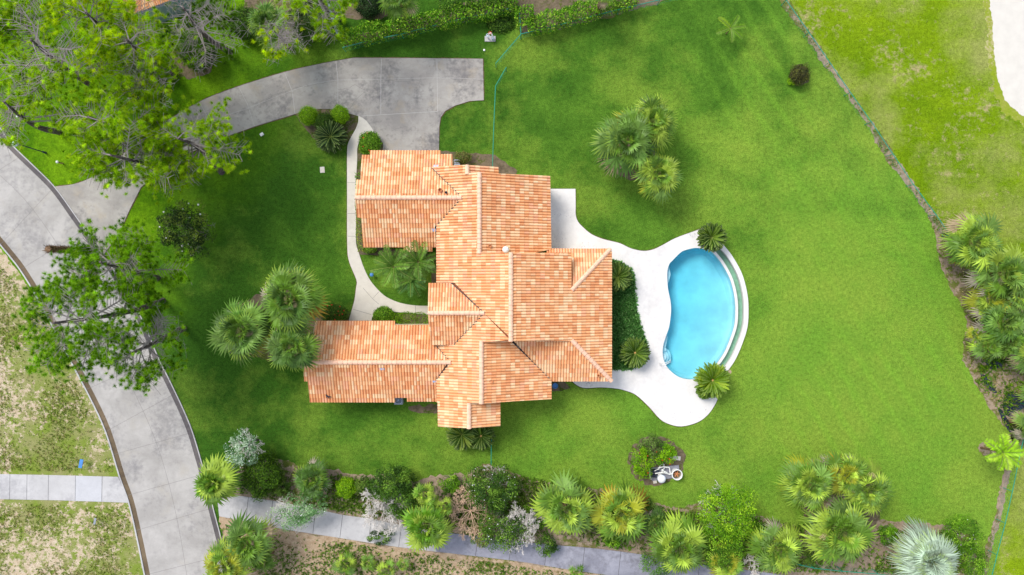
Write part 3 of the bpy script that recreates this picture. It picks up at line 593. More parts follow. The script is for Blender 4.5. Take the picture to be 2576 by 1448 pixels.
# walls
def walls(x0, x1, y0, y1, pls):
    (X0, Y0, _), (X1, Y1, _) = W(x0, y1, 3.), W(x1, y0, 3.)
    c = [(X0, Y0), (X1, Y0), (X1, Y1), (X0, Y1)]; m = MB()
    for i in range(4):
        a, b = np.array(c[i]), np.array(c[(i + 1) % 4]); k = max(2, int(np.hypot(*(b - a)) / .3)); e = (b - a) / np.hypot(*(b - a)); nn = np.array([-e[1], e[0]]) * .2; V = []
        for q in range(k + 1):
            p = a + (b - a) * q / k; zt = min(zat(pl, *p) for pl in pls) - .16
            for s_ in (0, 1): V += [(*(p + nn * s_), 0.), (*(p + nn * s_), zt)]
        F = []
        for q in range(k): o_ = q * 4; F += [(o_, o_ + 4, o_ + 5, o_ + 1), (o_ + 2, o_ + 3, o_ + 7, o_ + 6), (o_ + 1, o_ + 5, o_ + 7, o_ + 3)]
        m.add(V, F)
    m.build('wall', M['stucco'], house); return c
walls(924, 1104, 392, 612, [AN, AS]); walls(1110, 1373, 450, 626, [Q, BE]); walls(1112, 1243, 429, 452, [Q, CE]); walls(1111, 1425, 646, 849, [Q, Pp])
walls(1302, 1526, 638, 947, [Pp, EN, ES]); walls(1113, 1375, 866, 999, [Q, B2E]); walls(1114, 1247, 1000, 1064, [Q, C2E]); walls(790, 1109, 819, 999, [FN, FS]); walls(1088, 1150, 725, 856, [GN, GS])
M['glass'] = plain('window_glass', lin(70, 84, 96), .08, .05, 1, spec=.8)
def opening(px, py, dx, dy, wd, ht, zc, name='window', mat='glass'):
    X, Y, _ = W(px, py, 3.); m = MB(); along = (wd if dy else .07, wd if dx else .07)
    m.box((X + dx * .02, Y + dy * .02, zc), (along[0] + (.14 if dy else 0), along[1] + (.14 if dx else 0), ht + .14)); f = m.build(name, M['white_paint'] if name == 'window' else M['wood'], house)
    m = MB()
    if name == 'window': m.box((X + dx * .05, Y + dy * .05, zc), (along[0] if dy else .05, along[1] if dx else .05, ht)); m.build('pane', M[mat], f)
    elif name == 'garage_door':
        for k in range(5): m.box((X + dx * .05, Y + dy * .05, zc - ht / 2 + ht * (k + .5) / 5), (wd, .06, ht / 5 - .04))
        m.build('door_panel', M['white_paint'], f)
    else: m.box((X + dx * .06, Y + dy * .06, zc), (along[0] * .8 if dy else .05, along[1] * .8 if dx else .05, ht * .9)); m.build('door_panel', M['white_paint'], f)
opening(1010, 392, 0, 1, 4.9, 2.2, 1.15, 'garage_door'); opening(1088, 790, -1, 0, 1.2, 2.1, 1.1, 'door'); opening(1373, 540, 1, 0, 2.4, 2.1, 1.1, 'door')
for a in ((924, 450, -1, 0, 1.6, 1.2, 1.5), (924, 560, -1, 0, 1.6, 1.2, 1.5), (1526, 700, 1, 0, 2.2, 1.5, 1.5), (1526, 800, 1, 0, 2.8, 1.9, 1.3), (1526, 890, 1, 0, 2.2, 1.5, 1.5), (860, 999, 0, -1, 1.5, 1.2, 1.5), (940, 999, 0, -1, 1.5, 1.2, 1.5), (1060, 999, 0, -1, 1.2, 1.2, 1.5), (790, 900, -1, 0, 1.8, 1.3, 1.5), (1320, 999, 0, -1, 1.8, 1.3, 1.5), (1320, 450, 0, 1, 1.8, 1.3, 1.5), (1450, 947, 0, -1, 1.8, 1.3, 1.5)): opening(*a)

# ------------------------------------------------------------------ foliage builders
def unit(a): return a / (np.linalg.norm(a, axis=-1, keepdims=True) + 1e-9)
def jit(col, n, r, v=.22, h=.1):
    c = np.tile(np.array(col, float), (n, 1)) * np.exp(r.normal(0, v, (n, 1))); c *= 1 + r.normal(0, h, (n, 3)) * np.array([1, .4, .8]); return np.clip(c, .003, .9)
def diamonds(Pc, T_, Nn, L, Wd):
    """leaf blades: four corner points each"""
    B = unit(np.cross(Nn, T_)); L = np.broadcast_to(L, len(Pc))[:, None]; Wd = np.broadcast_to(Wd, len(Pc))[:, None]
    V = np.stack([Pc - T_ * L * .5, Pc + B * Wd * .5 - T_ * L * .05, Pc + T_ * L * .5, Pc - B * Wd * .5 - T_ * L * .05], 1).reshape(-1, 3)
    return V, np.arange(len(Pc) * 4).reshape(-1, 4)
def sphere_dirs(n, r, zmin=-1.):
    z = r.uniform(zmin, 1, n); a = r.uniform(0, 2 * math.pi, n); q = np.sqrt(1 - z * z); return np.stack([q * np.cos(a), q * np.sin(a), z], 1)
def leaf_ball(c, rad, n, size, cols, r, shell=.75, zmin=-.35, clumps=0, lumpy=.12, up=.5, cl_r=.3):
    """a crown of separate leaves; cols = list of (colour, weight)"""
    rad = np.array(rad, float)
    if clumps:
        d = sphere_dirs(clumps, r, zmin); cc = d * (r.uniform(shell - .2, 1, (clumps, 1))) ; k = r.integers(0, clumps, n)
        lr = r.uniform(.7, 1.3, clumps) * cl_r; d2 = sphere_dirs(n, r, -.6); Pn = cc[k] + d2 * (r.uniform(.35, 1, (n, 1)) ** .6) * lr[k][:, None]; nrm = unit(d2 * .8 + cc[k] * .5)
        ck = r.choice(len(cols), clumps, p=[w_ for _, w_ in cols])[k]
    else:
        d = sphere_dirs(n, r, zmin); ph = r.uniform(0, 6.28, 4)
        lum = 1 + lumpy * (np.sin(d[:, 0] * 5 + ph[0]) * np.sin(d[:, 1] * 5 + ph[1]) + .5 * np.sin(d[:, 2] * 9 + d[:, 0] * 8 + ph[2]))
        Pn = d * (r.uniform(shell, 1, (n, 1))) * lum[:, None]; nrm = d; ck = r.choice(len(cols), n, p=[w_ for _, w_ in cols])
    P = np.array(c) + Pn * rad; nn = unit(nrm + r.normal(0, .55, (n, 3)) + (0, 0, up)); t_ = unit(np.cross(nn, r.normal(0, 1, (n, 3))))
    base = np.array([c_ for c_, _ in cols])[ck]; C = np.clip(base * np.exp(r.normal(0, .25, (n, 1))), .003, .9)
    V, F = diamonds(P, t_, nn, size * r.uniform(.7, 1.3, n), size * .55 * r.uniform(.7, 1.3, n))
    return V, F, np.repeat(C, 4, 0)
class Leaves:
    def __init__(s): s.v, s.q, s.t, s.c, s.n = [], [], [], [], 0
    def add(s, V, F, C):
        F = np.asarray(F); (s.q if F.shape[1] == 4 else s.t).append(F + s.n); s.v.append(V); s.c.append(C); s.n += len(V)
    def build(s, name, mat, parent):
        F = []
        if s.t: F.append(np.concatenate(s.t))
        if s.q: F.append(np.concatenate(s.q))
        return meshnp(name, np.concatenate(s.v), F, mat, parent, cols=np.concatenate(s.c))

def fan_leaf(base, d, up, Lp, Rf, r, col, droop=.3, nb=16, tipc=None, wide=1.):
    """one palm fan: returns blade diamonds; base point, direction d, length of stalk, fan radius"""
    d = unit(np.array(d, float)); side = unit(np.cross(d, up)); nrm = unit(np.cross(side, d)); hub = base + d * Lp
    a = np.linspace(-2.1, 2.1, nb) + r.normal(0, .04, nb); dirs = np.cos(a)[:, None] * d + np.sin(a)[:, None] * side
    ln = Rf * (.72 + .28 * np.cos(a / 1.9 * 1.2)) * r.uniform(.9, 1.08, nb); fold = np.abs(a) / 1.9
    mid = hub + dirs * (ln * .5)[:, None] + nrm * (.06 * ln * (1 - fold))[:, None]
    tip = hub + dirs * ln[:, None] - np.array([0, 0, 1.]) * (ln * droop * r.uniform(.5, 1.4, nb))[:, None]
    B = unit(np.cross(np.tile(nrm, (nb, 1)), dirs)); hw = (ln * .5 * (4.2 / nb) * .5 * 1.1 * wide)[:, None]; zz = nrm * r.normal(0, .02, (nb, 1))
    V = np.stack([np.tile(hub, (nb, 1)), mid + B * hw + zz, tip, mid - B * hw - zz], 1)
    C = np.tile(np.array(col, float), (nb, 4, 1)) * np.exp(r.normal(0, .13, (nb, 1, 1))); C[:, 0] *= 1.1
    if tipc is not None: C[:, 2] = tipc
    return V.reshape(-1, 3), np.arange(nb * 4).reshape(-1, 4), C.reshape(-1, 3), hub
G = dict(deep=lin(74, 108, 38), mid=lin(94, 130, 36), grey=lin(106, 140, 58), light=lin(148, 174, 58), yel=lin(150, 156, 40), gold=lin(168, 138, 40), dead=lin(170, 150, 120), ash=lin(160, 150, 132), silver=lin(164, 182, 160), vivid=lin(92, 138, 26), lime=lin(140, 176, 24), cream=lin(206, 196, 140))
def palm(px, py, h, rp, label, seed, pal=('mid', 'grey', 'light'), n=34, skirt='gold', nb=16, base=None, name='fan_palm', flowers=0, wide=1., dead=2, trunk=True, group=None, fr=.42):
    r = np.random.default_rng(seed); top = np.array(W(px, py, h)); Rm = rp / K * (H - h) / H
    bx, by = (top[0] + r.normal(0, .15), top[1] + r.normal(0, .15)) if base is None else W(*base)[:2]
    o = thing(name, label, 'palm tree', (bx, by, 0), group)
    if trunk:
        m = MB(); k = 7; m.tube([(bx + (top[0] - bx) * (i / k) ** 1.3, by + (top[1] - by) * (i / k) ** 1.3, h * i / k * .985) for i in range(k + 1)], [.24 - .06 * i / k for i in range(k + 1)], 9); m.build('trunk', M['palm_bark'], o)
    L = Leaves(); st = MB(); A, Bq = [], []
    n = int(n * 1.0)
    for i in range(n):
        f = (i + .5) / n; el = R(70) * (1 - f) ** 1.0 - R(34) * f ** 1.4; az = i * 2.39996 + r.normal(0, .22); el += r.normal(0, .1)
        d = np.array([math.cos(az) * math.cos(el), math.sin(az) * math.cos(el), math.sin(el)])
        reach = Rm * r.uniform(.78, 1.14) * min(1, .42 + .75 * f ** .6); Lp = reach * (1 - fr) * (.62 + .38 * f); Rf = reach * fr * 1.2 * (.9 + .2 * f)
        last = f > .86
        c = G[skirt] if (last and r.random() < .6) else G[pal[r.integers(0, len(pal))]]
        tip = None if r.random() < .7 else np.array(G['light']) * 1.05
        up = np.array([-math.cos(az) * math.sin(el), -math.sin(az) * math.sin(el), math.cos(el)]); up = unit(up + (0, 0, .7) + r.normal(0, .28, 3)); c = np.array(c) * math.exp(r.normal(0, .2))
        dd = unit(d - np.array([0, 0, .22 * f])); V, F, C, hub = fan_leaf(top, dd, up, Lp, Rf, r, c, .1 + .22 * f, nb, tip, wide); L.add(V, F, C); A.append(top); Bq.append(hub)
    for i in range(dead):
        az = r.uniform(0, 6.28); el = R(-48 + r.normal(0, 8)); d = np.array([math.cos(az) * math.cos(el), math.sin(az) * math.cos(el), math.sin(el)])
        V, F, C, hub = fan_leaf(top - (0, 0, .15), d * (1.15, 1.15, .6), unit(np.array([0, 0, 1.]) + d * .1), Rm * .68, Rm * .42, r, G['dead'] if r.random() < .4 else G['ash'], .45, nb); L.add(V, F, C); A.append(top); Bq.append(hub)
    L.build('crown', M['frond'], o)
    st.segs(A, Bq, .022, .016); st.build('leaf_stalk', M['stalk'], o)
    if flowers:
        for q in range(flowers):
            az = r.uniform(0, 6.28); c = top + np.array([math.cos(az) * Rm * .55, math.sin(az) * Rm * .55, .25]); V, F, C = leaf_ball(c, (.42, .34, .25), 500, .07, [(G['cream'], .7), (G['dead'], .3)], r, .3)
            LL = Leaves(); LL.add(V, F, C); LL.build('flower_cluster', M['leaf'], o)['kind'] = 'stuff'
    return o
M['stalk'] = plain('stalk', lin(130, 146, 70), .6)
M['blossom'] = plain('blossom', lin(226, 44, 30), .6)

def frond(base, az, el, Ln, r, col, lw=.05, ll=.45, nl=22, droop=1., tipc=None, vee=.35):
    """one feather leaf bending over"""
    k = nl; t_ = np.linspace(.12, 1, k); e = el - droop * t_ * 1.1; h = np.array([math.cos(az), math.sin(az), 0.])
    step = Ln / k; pts = base + np.cumsum((np.cos(e)[:, None] * h + np.sin(e)[:, None] * np.array([0, 0, 1.])) * step, 0)
    tg = unit(np.gradient(pts, axis=0)); sd = np.array([-math.sin(az), math.cos(az), 0.]); out = []
    prof = np.sin(np.clip(t_ * 1.02, 0, 1) * math.pi) ** .45 * .9 + .08
    Vs, Cs = [], []
    for s_ in (-1, 1):
        d = unit(sd * s_ * 1.0 + tg * .75 + np.array([0, 0, vee]) + r.normal(0, .06, (k, 3))); L_ = ll * prof * r.uniform(.85, 1.1, k)
        c = pts + d * (L_ * .5)[:, None] - np.array([0, 0, 1.]) * (L_ * .08)[:, None]; nn = unit(np.cross(tg, d)); V, F = diamonds(c, d, nn, L_, lw); Vs.append(V)
        C = np.tile(np.array(col, float), (k, 1)) * np.exp(r.normal(0, .14, (k, 1))); Cs.append(np.repeat(C, 4, 0))
    V = np.concatenate(Vs); return V, np.arange(len(V)).reshape(-1, 4), np.concatenate(Cs), pts
def feather_palm(px, py, h, rp, label, seed, col, n=22, name='feather_palm', cat='palm tree', base=None, ll=.5, lw=.07, nl=20, el0=70, el1=5, droop=1., trunk_r=.1, mat='palm_bark', core=None, cola=None, group=None):
    r = np.random.default_rng(seed); top = np.array(W(px, py, h)); Rm = rp / K * (H - h) / H * 1.12
    bx, by = (top[0], top[1]) if base is None else W(*base)[:2]
    o = thing(name, label, cat, (bx, by, 0), group); m = MB(); m.tube([(bx + (top[0] - bx) * i / 5, by + (top[1] - by) * i / 5, h * i / 5 * .97) for i in range(6)], [trunk_r * (1.15 - .06 * i) for i in range(6)], 9); m.build('trunk', M[mat], o)
    L = Leaves(); A, B = [], []
    for i in range(n):
        f = (i + .5) / n; el = R(el0) * (1 - f) + R(el1) * f; az = i * 2.39996 + r.normal(0, .12); c = np.array(col if (cola is None or r.random() < .7) else cola) * math.exp(r.normal(0, .12))
        V, F, C, pts = frond(top, az, el, Rm * r.uniform(.9, 1.1) * (1.12 - .0 * f), r, c, lw, ll, nl, droop); L.add(V, F, C); A += list(pts[:-1]); B += list(pts[1:])
    L.build('crown', M['frond'], o); m = MB(); m.segs(A, B, .02, .015); m.build('leaf_stalk', M['stalk'], o)
    if core: m = MB(); m.dome(top - (0, 0, .05), .16, .22, 10); m.build('crown_heart', M[core], o)
    return o
M['tan'] = plain('tan_heart', lin(206, 160, 96), .9)
def cycad(px, py, rp, label, seed, h=.7, col=lin(62, 94, 22), core='tan', n=44, group=None, cola=lin(92, 122, 24)):
    o = feather_palm(px, py, h, rp, label, seed, col, int(n * 2.8), 'cycad', 'cycad', None, .2, .07, 26, 62, -6, .5, .2, core=core, cola=cola, group=group)
    return o

def twigs(o, name, c, rad, seed, mat, depth=4, n0=7, up=.5, r0=.05, spread=.75, start=None, kids=(3, 5)):
    """bare branching twigs filling a crown"""
    r = np.random.default_rng(seed); c = np.array(c, float); rad = np.array(rad, float); s0 = np.array(start, float) if start is not None else c - (0, 0, rad[2] * .7); A, B, ra, rb = [], [], [], []
    cur = []
    for i in range(n0):
        az = 6.283 * i / n0 + r.normal(0, .3); d = unit(np.array([math.cos(az), math.sin(az), up + r.normal(0, .2)])); cur.append((s0, d, rad.mean() * .5, r0))
    for lv in range(depth):
        nx = []
        for p, d, L_, q in cur:
            e = p + d * L_ * r.uniform(.7, 1.2) * (rad / rad.mean()); A.append(p); B.append(e); ra.append(q); rb.append(q * .65)
            for _ in range(r.integers(kids[0], kids[1])):
                nd = unit(d + r.normal(0, spread, 3) * (1, 1, .6)); nx.append((e if r.random() < .6 else p + (e - p) * r.uniform(.4, .9), nd, L_ * .62, q * .6))
        cur = nx
    for p, d, L_, q in cur[:2600]: A.append(p); B.append(p + d * L_); ra.append(q); rb.append(q * .4)
    m = MB(); m.segs(A, B, np.maximum(ra, .016), np.maximum(rb, .012)); return m.build(name, M[mat], o)

def pine(base, crown, h, rp, label, seed, dens=1., col=(lin(104, 144, 14), lin(132, 168, 20), lin(70, 104, 14)), bare=.0, flat=.42, squash=(1, 1), trunk_r=.3, rot=0., gap=.0, needle=.29):
    r = np.random.default_rng(seed); b = np.array(W(*base)); tp = np.array(W(*crown, h)); Rm = rp / K * (H - h) / H
    o = thing('pine_tree', label, 'pine tree', b); m = MB(); k = 9; bow = r.normal(0, .35, 2); P = []
    for i in range(k + 1):
        t_ = i / k; q = b + (tp - b) * t_ + np.array([bow[0], bow[1], 0]) * math.sin(t_ * math.pi); q[2] = h * 1.05 * t_; P.append(q)
    P = np.array(P); m.tube(P, [trunk_r * (1 - .72 * i / k) for i in range(k + 1)], 9); m.build('trunk', M['bark'], o)
    A, B, ra, rb, ends = [], [], [], [], []
    nb = int(11 + Rm * 2.6); cr, sr = math.cos(rot), math.sin(rot)
    for i in range(nb):
        f = r.uniform(.5, 1.); s = P[0] + 0; j = f * k; i0 = min(int(j), k - 1); s = P[i0] + (P[i0 + 1] - P[i0]) * (j - i0)
        az = i * 2.39996 + r.normal(0, .3); rr_ = Rm * r.uniform(.55, 1.05) * (1.05 - .5 * max(0, f - .75) / .25)
        dx, dy = math.cos(az) * rr_ * squash[0], math.sin(az) * rr_ * squash[1]; dx, dy = dx * cr - dy * sr, dx * sr + dy * cr
        e = np.array([tp[0] + dx, tp[1] + dy, s[2] + rr_ * .16 + r.normal(0, .4)]); md = s + (e - s) * .5 + np.array([0, 0, -.25]) + r.normal(0, .2, 3)
        q = .03 + .014 * rr_
        A += [s, md]; B += [md, e]; ra += [q, q * .7]; rb += [q * .7, q * .35]
        for t_ in np.linspace(.35, 1., int(4 + rr_ * 1.7)):
            p0 = s + (md - s) * t_ * 2 if t_ < .5 else md + (e - md) * (t_ - .5) * 2
            for s_ in (-1, 1):
                L_ = (.35 + .9 * (1 - abs(t_ - .6))) * r.uniform(.5, 1.2) * Rm / 3.6; dv = unit((e - s) * (1, 1, .2)); sd = np.array([-dv[1], dv[0], 0]) * s_
                tpnt = p0 + (dv * .6 + sd * r.uniform(.5, 1.1)) * L_ + (0, 0, r.uniform(0, .35)); A.append(p0); B.append(tpnt); ra.append(q * .32); rb.append(.012)
                if r.random() > bare:
                    ends.append(tpnt); ends.append(p0 + (tpnt - p0) * .55 + r.normal(0, .12, 3))
                    for _ in range(2): ends.append(tpnt + r.normal(0, .38, 3) * (1, 1, .5))
                    ends.append(p0 + (tpnt - p0) * .8 + r.normal(0, .25, 3) * (1, 1, .5))
                else:
                    for _ in range(3):
                        t2 = tpnt + r.normal(0, .4, 3) * (1, 1, .4); A.append(tpnt); B.append(t2); ra.append(.014); rb.append(.008)
    m = MB(); m.segs(A, B, np.maximum(ra, .013), np.maximum(rb, .009)); m.build('branches', M['dark_twig'], o)
    ends = np.array(ends); kq = r.uniform(0, 6, 3); cl = np.sin(ends[:, 0] * 2.1 + kq[0]) + np.sin(ends[:, 1] * 2.3 + kq[1]) + np.sin((ends[:, 0] - ends[:, 1]) * 1.3 + kq[2]); keep = (cl * .55 + r.normal(0, .5, len(ends))) > np.quantile(cl * .55, 1 - dens)
    if gap: ph = r.uniform(0, 6, 2); keep &= (np.sin(ends[:, 0] * 1.1 + ph[0]) + np.sin(ends[:, 1] * 1.1 + ph[1])) > (-2 + 2.4 * gap)
    ends = ends[keep]; nt, nn = len(ends), 66
    d = unit(sphere_dirs(nt * nn, r, -.5) + (0, 0, .18)); c = np.repeat(ends, nn, 0); ln = needle * r.uniform(.75, 1.15, nt * nn); Bv = unit(np.cross(d, r.normal(0, 1, (nt * nn, 3)))); hw = .014
    V = np.stack([c - Bv * hw, c + Bv * hw, c + d * ln[:, None]], 1).reshape(-1, 3)
    tc = np.array([col[i] for i in r.choice(3, nt, p=(.5, .25, .25))]) * np.exp(r.normal(0, .16, (nt, 1))); C = np.repeat(tc, nn * 3, 0) * np.exp(r.normal(0, .1, (nt * nn * 3, 1)))
    L = Leaves(); L.add(V, np.arange(len(V)).reshape(-1, 3), C); L.build('crown', M['needle'], o); return o

def bush(px, py, rp, h, label, seed, cols, n=2600, size=.13, clumps=0, name='shrub', cat='shrub', sq=(1, 1), zc=None, trunk=True, flowers=None, lumpy=.1, tw=None, shell=.7, group=None, cl_r=.3, rot=0, mat='leaf', core=True):
    r = np.random.default_rng(seed); zc = h * .5 if zc is None else zc; c = np.array(W(px, py, zc)); Rm = rp / K * (H - h * .6) / H
    o = thing(name, label, cat, (c[0], c[1], 0), group); L = Leaves(); V, F, C = leaf_ball((0, 0, 0), (Rm * sq[0], Rm * sq[1], (h - zc)), n, size, cols, r, shell, -.9 if not clumps else -.4, clumps, lumpy, cl_r=cl_r)
    cr, sr = math.cos(rot), math.sin(rot); V[:, :2] = V[:, :2] @ np.array([[cr, sr], [-sr, cr]]); V += c; V[:, 2] = np.maximum(V[:, 2], .03); L.add(V, F, C)
    if not clumps and core:                              # inner leaves that close the gaps of a clipped shrub
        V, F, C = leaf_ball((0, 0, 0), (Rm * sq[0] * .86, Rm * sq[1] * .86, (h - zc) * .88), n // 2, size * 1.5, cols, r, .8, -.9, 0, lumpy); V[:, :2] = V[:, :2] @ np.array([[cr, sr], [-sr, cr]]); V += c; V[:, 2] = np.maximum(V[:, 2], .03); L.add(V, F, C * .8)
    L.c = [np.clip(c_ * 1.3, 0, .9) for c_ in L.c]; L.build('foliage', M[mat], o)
    if trunk:
        m = MB(); m.tube([(c[0], c[1], 0), (c[0] + r.normal(0, .1), c[1], zc)], [.11, .07], 7); m.build('trunk', M['bark'], o)
    if tw: twigs(o, 'branches', c, (Rm * .95, Rm * .95, (h - zc) * 1.05), seed + 5, tw[0], tw[1], tw[2], start=(c[0], c[1], zc * .6))
    if flowers:
        col, k, fs = flowers; d = sphere_dirs(k, r, .1); Pf = c + d * np.array([Rm * sq[0], Rm * sq[1], h - zc]) * r.uniform(.6, 1.04, (k, 1)); m = MB()
        for p in Pf: m.dome(p, fs * r.uniform(.7, 1.2), fs * .8, 6, 3)
        f = m.build('flowers', M[col], o); f['kind'] = 'stuff'
    return o
def hedge(path, width, h, label, seed, cols, size=.14, dens=330, name='hedge', cat='hedge', zmin=.1):
    r = np.random.default_rng(seed); P = np.array([W(*p, h * .7)[:2] for p in path]); L = Leaves(); c0 = P.mean(0); o = thing(name, label, cat, (*P[0], 0)); seg = np.hypot(*(P[1:] - P[:-1]).T); tot = seg.sum(); n = int(tot * width / K * dens)
    s = r.uniform(0, tot, n); cs = np.r_[0, np.cumsum(seg)]; i = np.clip(np.searchsorted(cs, s) - 1, 0, len(seg) - 1); t_ = ((s - cs[i]) / seg[i])[:, None]; base = P[i] + (P[i + 1] - P[i]) * t_; dr = unit(P[i + 1] - P[i]); nr = np.stack([-dr[:, 1], dr[:, 0]], 1)
    ph = r.uniform(0, 6, 6); hw = width / K / 2 * (1 + .16 * np.sin(s * 1.7 + ph[0]) + .12 * np.sin(s * 4.3 + ph[1])); q = r.uniform(-1, 1, n); hz = h * (1 + .1 * np.sin(s * 2.2 + ph[2]) + .08 * np.sin(s * 5.1 + ph[3])) * (1 - .28 * q ** 4)
    side = r.random(n) < .3; z = np.where(side, r.uniform(zmin, 1, n) * hz, hz * (1 - r.exponential(.09, n))); off = np.where(side, np.sign(q) * hw * r.uniform(.85, 1.05, n), q * hw)
    Pp_ = np.c_[base + nr * off[:, None], np.maximum(z, .05)]; nn = unit(r.normal(0, .6, (n, 3)) + (0, 0, .7)); tg = unit(np.cross(nn, r.normal(0, 1, (n, 3))))
    V, F = diamonds(Pp_, tg, nn, size * r.uniform(.7, 1.3, n), size * .6); ck = r.choice(len(cols), n, p=[w_ for _, w_ in cols]); C = np.array([c for c, _ in cols])[ck] * np.exp(r.normal(0, .25, (n, 1))); L.add(V, F, np.repeat(np.clip(C * 1.3, .003, .9), 4, 0)); L.build('foliage', M['leaf'], o)
    m = MB(); ks = max(3, int(tot / 1.1))
    for q_ in np.linspace(.02, .98, ks):
        p = q_ * tot; j = min(np.searchsorted(cs, p) - 1 if p > 0 else 0, len(seg) - 1); j = max(j, 0); b_ = P[j] + (P[j + 1] - P[j]) * (p - cs[j]) / seg[j]; m.tube([(b_[0], b_[1], 0), (b_[0] + r.normal(0, .1), b_[1] + r.normal(0, .1), h * .75)], [.035, .015], 5)
    m.build('stems', M['bark'], o); return o

# ------------------------------------------------------------------ palms
g1 = 'fan palms in the front lawn clump'; g2n = 'fan palms in the back lawn clump'; g3 = 'fan palms in the clump at the lower right'; g4 = 'fan palms by the golf fence'; g5 = 'fan palms in the roadside strip'
DK = ('deep', 'mid', 'grey'); LT = ('grey', 'light', 'mid'); YL = ('light', 'yel', 'mid')
palm(725, 752, 7.2, 96, 'tall green fan palm at the top of the clump left of the house', 101, DK, 44, 'gold', 20, group=g1, flowers=0, dead=4)
palm(607, 832, 6.4, 88, 'fan palm with grey dead fronds on the left of the clump before the house', 102, DK, 42, 'yel', 20, group=g1, dead=7)
palm(733, 872, 6.6, 74, 'dark fan palm touching the left end of the long lower roof', 103, DK, 36, 'deep', 20, group=g1, dead=5)
palm(1642, 308, 4.6, 82, 'fan palm at the top right of the back lawn clump', 104, LT, 42, 'light', 20, group=g2n)
palm(1578, 354, 4.8, 90, 'broad fan palm with yellow fronds on the left of the back lawn clump', 105, ('mid', 'grey', 'deep'), 44, 'gold', 20, group=g2n, dead=3)
palm(1658, 438, 4.0, 68, 'smaller fan palm at the bottom of the back lawn clump', 106, ('mid', 'grey', 'light'), 36, 'yel', 20, group=g2n)
palm(2457, 612, 3.2, 83, 'fan palm at the upper end of the row by the golf fence', 107, LT, 40, 'light', 18, group=g4)
palm(2528, 690, 3.4, 81, 'fan palm second from the top in the row by the golf fence', 108, LT, 40, 'light', 18, group=g4)
palm(2496, 752, 2.4, 55, 'small yellowish fan palm left of the taller palms by the golf fence', 109, YL, 28, 'gold', 16, group=g4)
palm(2530, 812, 3.0, 72, 'fan palm above the dark ponds at the right edge', 110, ('grey', 'mid', 'deep'), 38, 'light', 18, group=g4)
palm(2490, 872, 2.2, 44, 'low fan palm just above the dark ponds', 111, ('grey', 'mid'), 26, 'light', 16, group=g4)
palm(2604, 892, 3.2, 52, 'fan palm with a shaggy pale skirt at the right edge beside the ponds', 112, ('grey', 'light'), 32, 'dead', 16, dead=14, group=g4)
palm(2612, 1000, 2.6, 44, 'fan palm reaching in from the right edge below the upper pond', 113, ('grey', 'mid'), 20, 'light', 16, group=g4)
palm(2600, 1075, 2.6, 46, 'fan palm with pale dead fronds in the right corner below the ponds', 114, ('grey', 'light'), 24, 'dead', 16, dead=10, group=g4)
palm(2430, 640, 2.2, 38, 'small outlying fan palm on the lawn side of the row by the golf fence', 171, LT, 22, 'gold', 14, group=g4)
palm(2560, 745, 3.2, 52, 'fan palm at the right edge between the second and fourth palms by the golf fence', 172, LT, 30, 'light', 16, group=g4)
palm(2460, 842, 1.8, 30, 'smallest low fan palm on the bare soil left of the ponds', 173, YL, 18, 'light', 12, trunk=False, dead=0, group=g4)
palm(2545, 862, 2.6, 46, 'fan palm directly right of the low palm above the ponds', 174, ('grey', 'mid', 'deep'), 28, 'gold', 16, group=g4)
palm(2038, 1222, 3.6, 74, 'fan palm at the left of the lower right clump', 115, LT, 42, 'yel', 20, group=g3, dead=6)
palm(2128, 1196, 3.6, 66, 'fan palm with orange tips at the top of the lower right clump', 116, YL, 38, 'gold', 20, group=g3, dead=9, flowers=1)
palm(2186, 1236, 3.6, 72, 'fan palm on the right of the lower right clump', 117, LT, 42, 'light', 20, group=g3, flowers=2)
palm(2118, 1340, 3.8, 94, 'largest fan palm, at the bottom of the lower right clump', 118, LT, 48, 'yel', 20, group=g3, flowers=1, dead=8)
palm(1958, 1385, 3.4, 72, 'fan palm in the roadside strip just left of the lower right clump', 119, ('mid', 'light', 'grey'), 40, 'light', 18, group=g5)
palm(1423, 1282, 3.6, 85, 'light green open fan palm over the middle of the strip, near the brown bare shrub', 120, ('grey', 'light', 'mid'), 40, 'light', 16, group=g5, fr=.4, wide=1.1)
palm(1562, 1292, 3.6, 83, 'fan palm with yellow leaf tips in the roadside strip below the pool pump', 121, YL, 38, 'gold', 16, group=g5, fr=.4, wide=1.1)
palm(1712, 1382, 3.4, 81, 'dense green fan palm over the pavement, right of the yellow tipped one', 122, ('mid', 'grey', 'light'), 42, 'light', 18, group=g5, fr=.42)
palm(1650, 1322, 2.4, 46, 'dark grey green fan palm between two bigger palms in the strip', 123, ('grey', 'deep'), 26, 'deep', 16, group=g5)
palm(1828, 1420, 2.6, 54, 'fan palm at the bottom edge below the big lime green tree', 124, YL, 30, 'gold', 16, group=g5)
palm(1072, 1330, 3.6, 72, 'bright green fan palm hanging over the pavement left of the brown shrub', 125, ('mid', 'light', 'vivid'), 38, 'light', 16, group=g5, fr=.42, wide=1.1)
palm(1068, 1246, 3.2, 36, 'small bright fan palm above the larger one over the pavement', 126, ('mid', 'light'), 18, 'light', 14, group=g5)
palm(1118, 1278, 2.8, 28, 'little fan palm with one pale broad leaf beside the brown bare shrub', 127, ('light', 'mid'), 12, 'light', 14, group=g5)
palm(537, 1216, 4.4, 62, 'bright palm with broad fan leaves leaning over the road edge', 128, ('vivid', 'light', 'mid'), 26, 'vivid', 22, group=g5, fr=.56, wide=1.45, base=(585, 1205))
palm(620, 1368, 4.0, 72, 'dark green fan palm in the corner between road and pavement', 129, ('grey', 'deep', 'mid'), 34, 'light', 16, group=g5)
palm(562, 1428, 4.4, 70, 'yellow orange fan palm at the bottom edge by the road', 130, YL, 38, 'gold', 18, group=g5, dead=7)
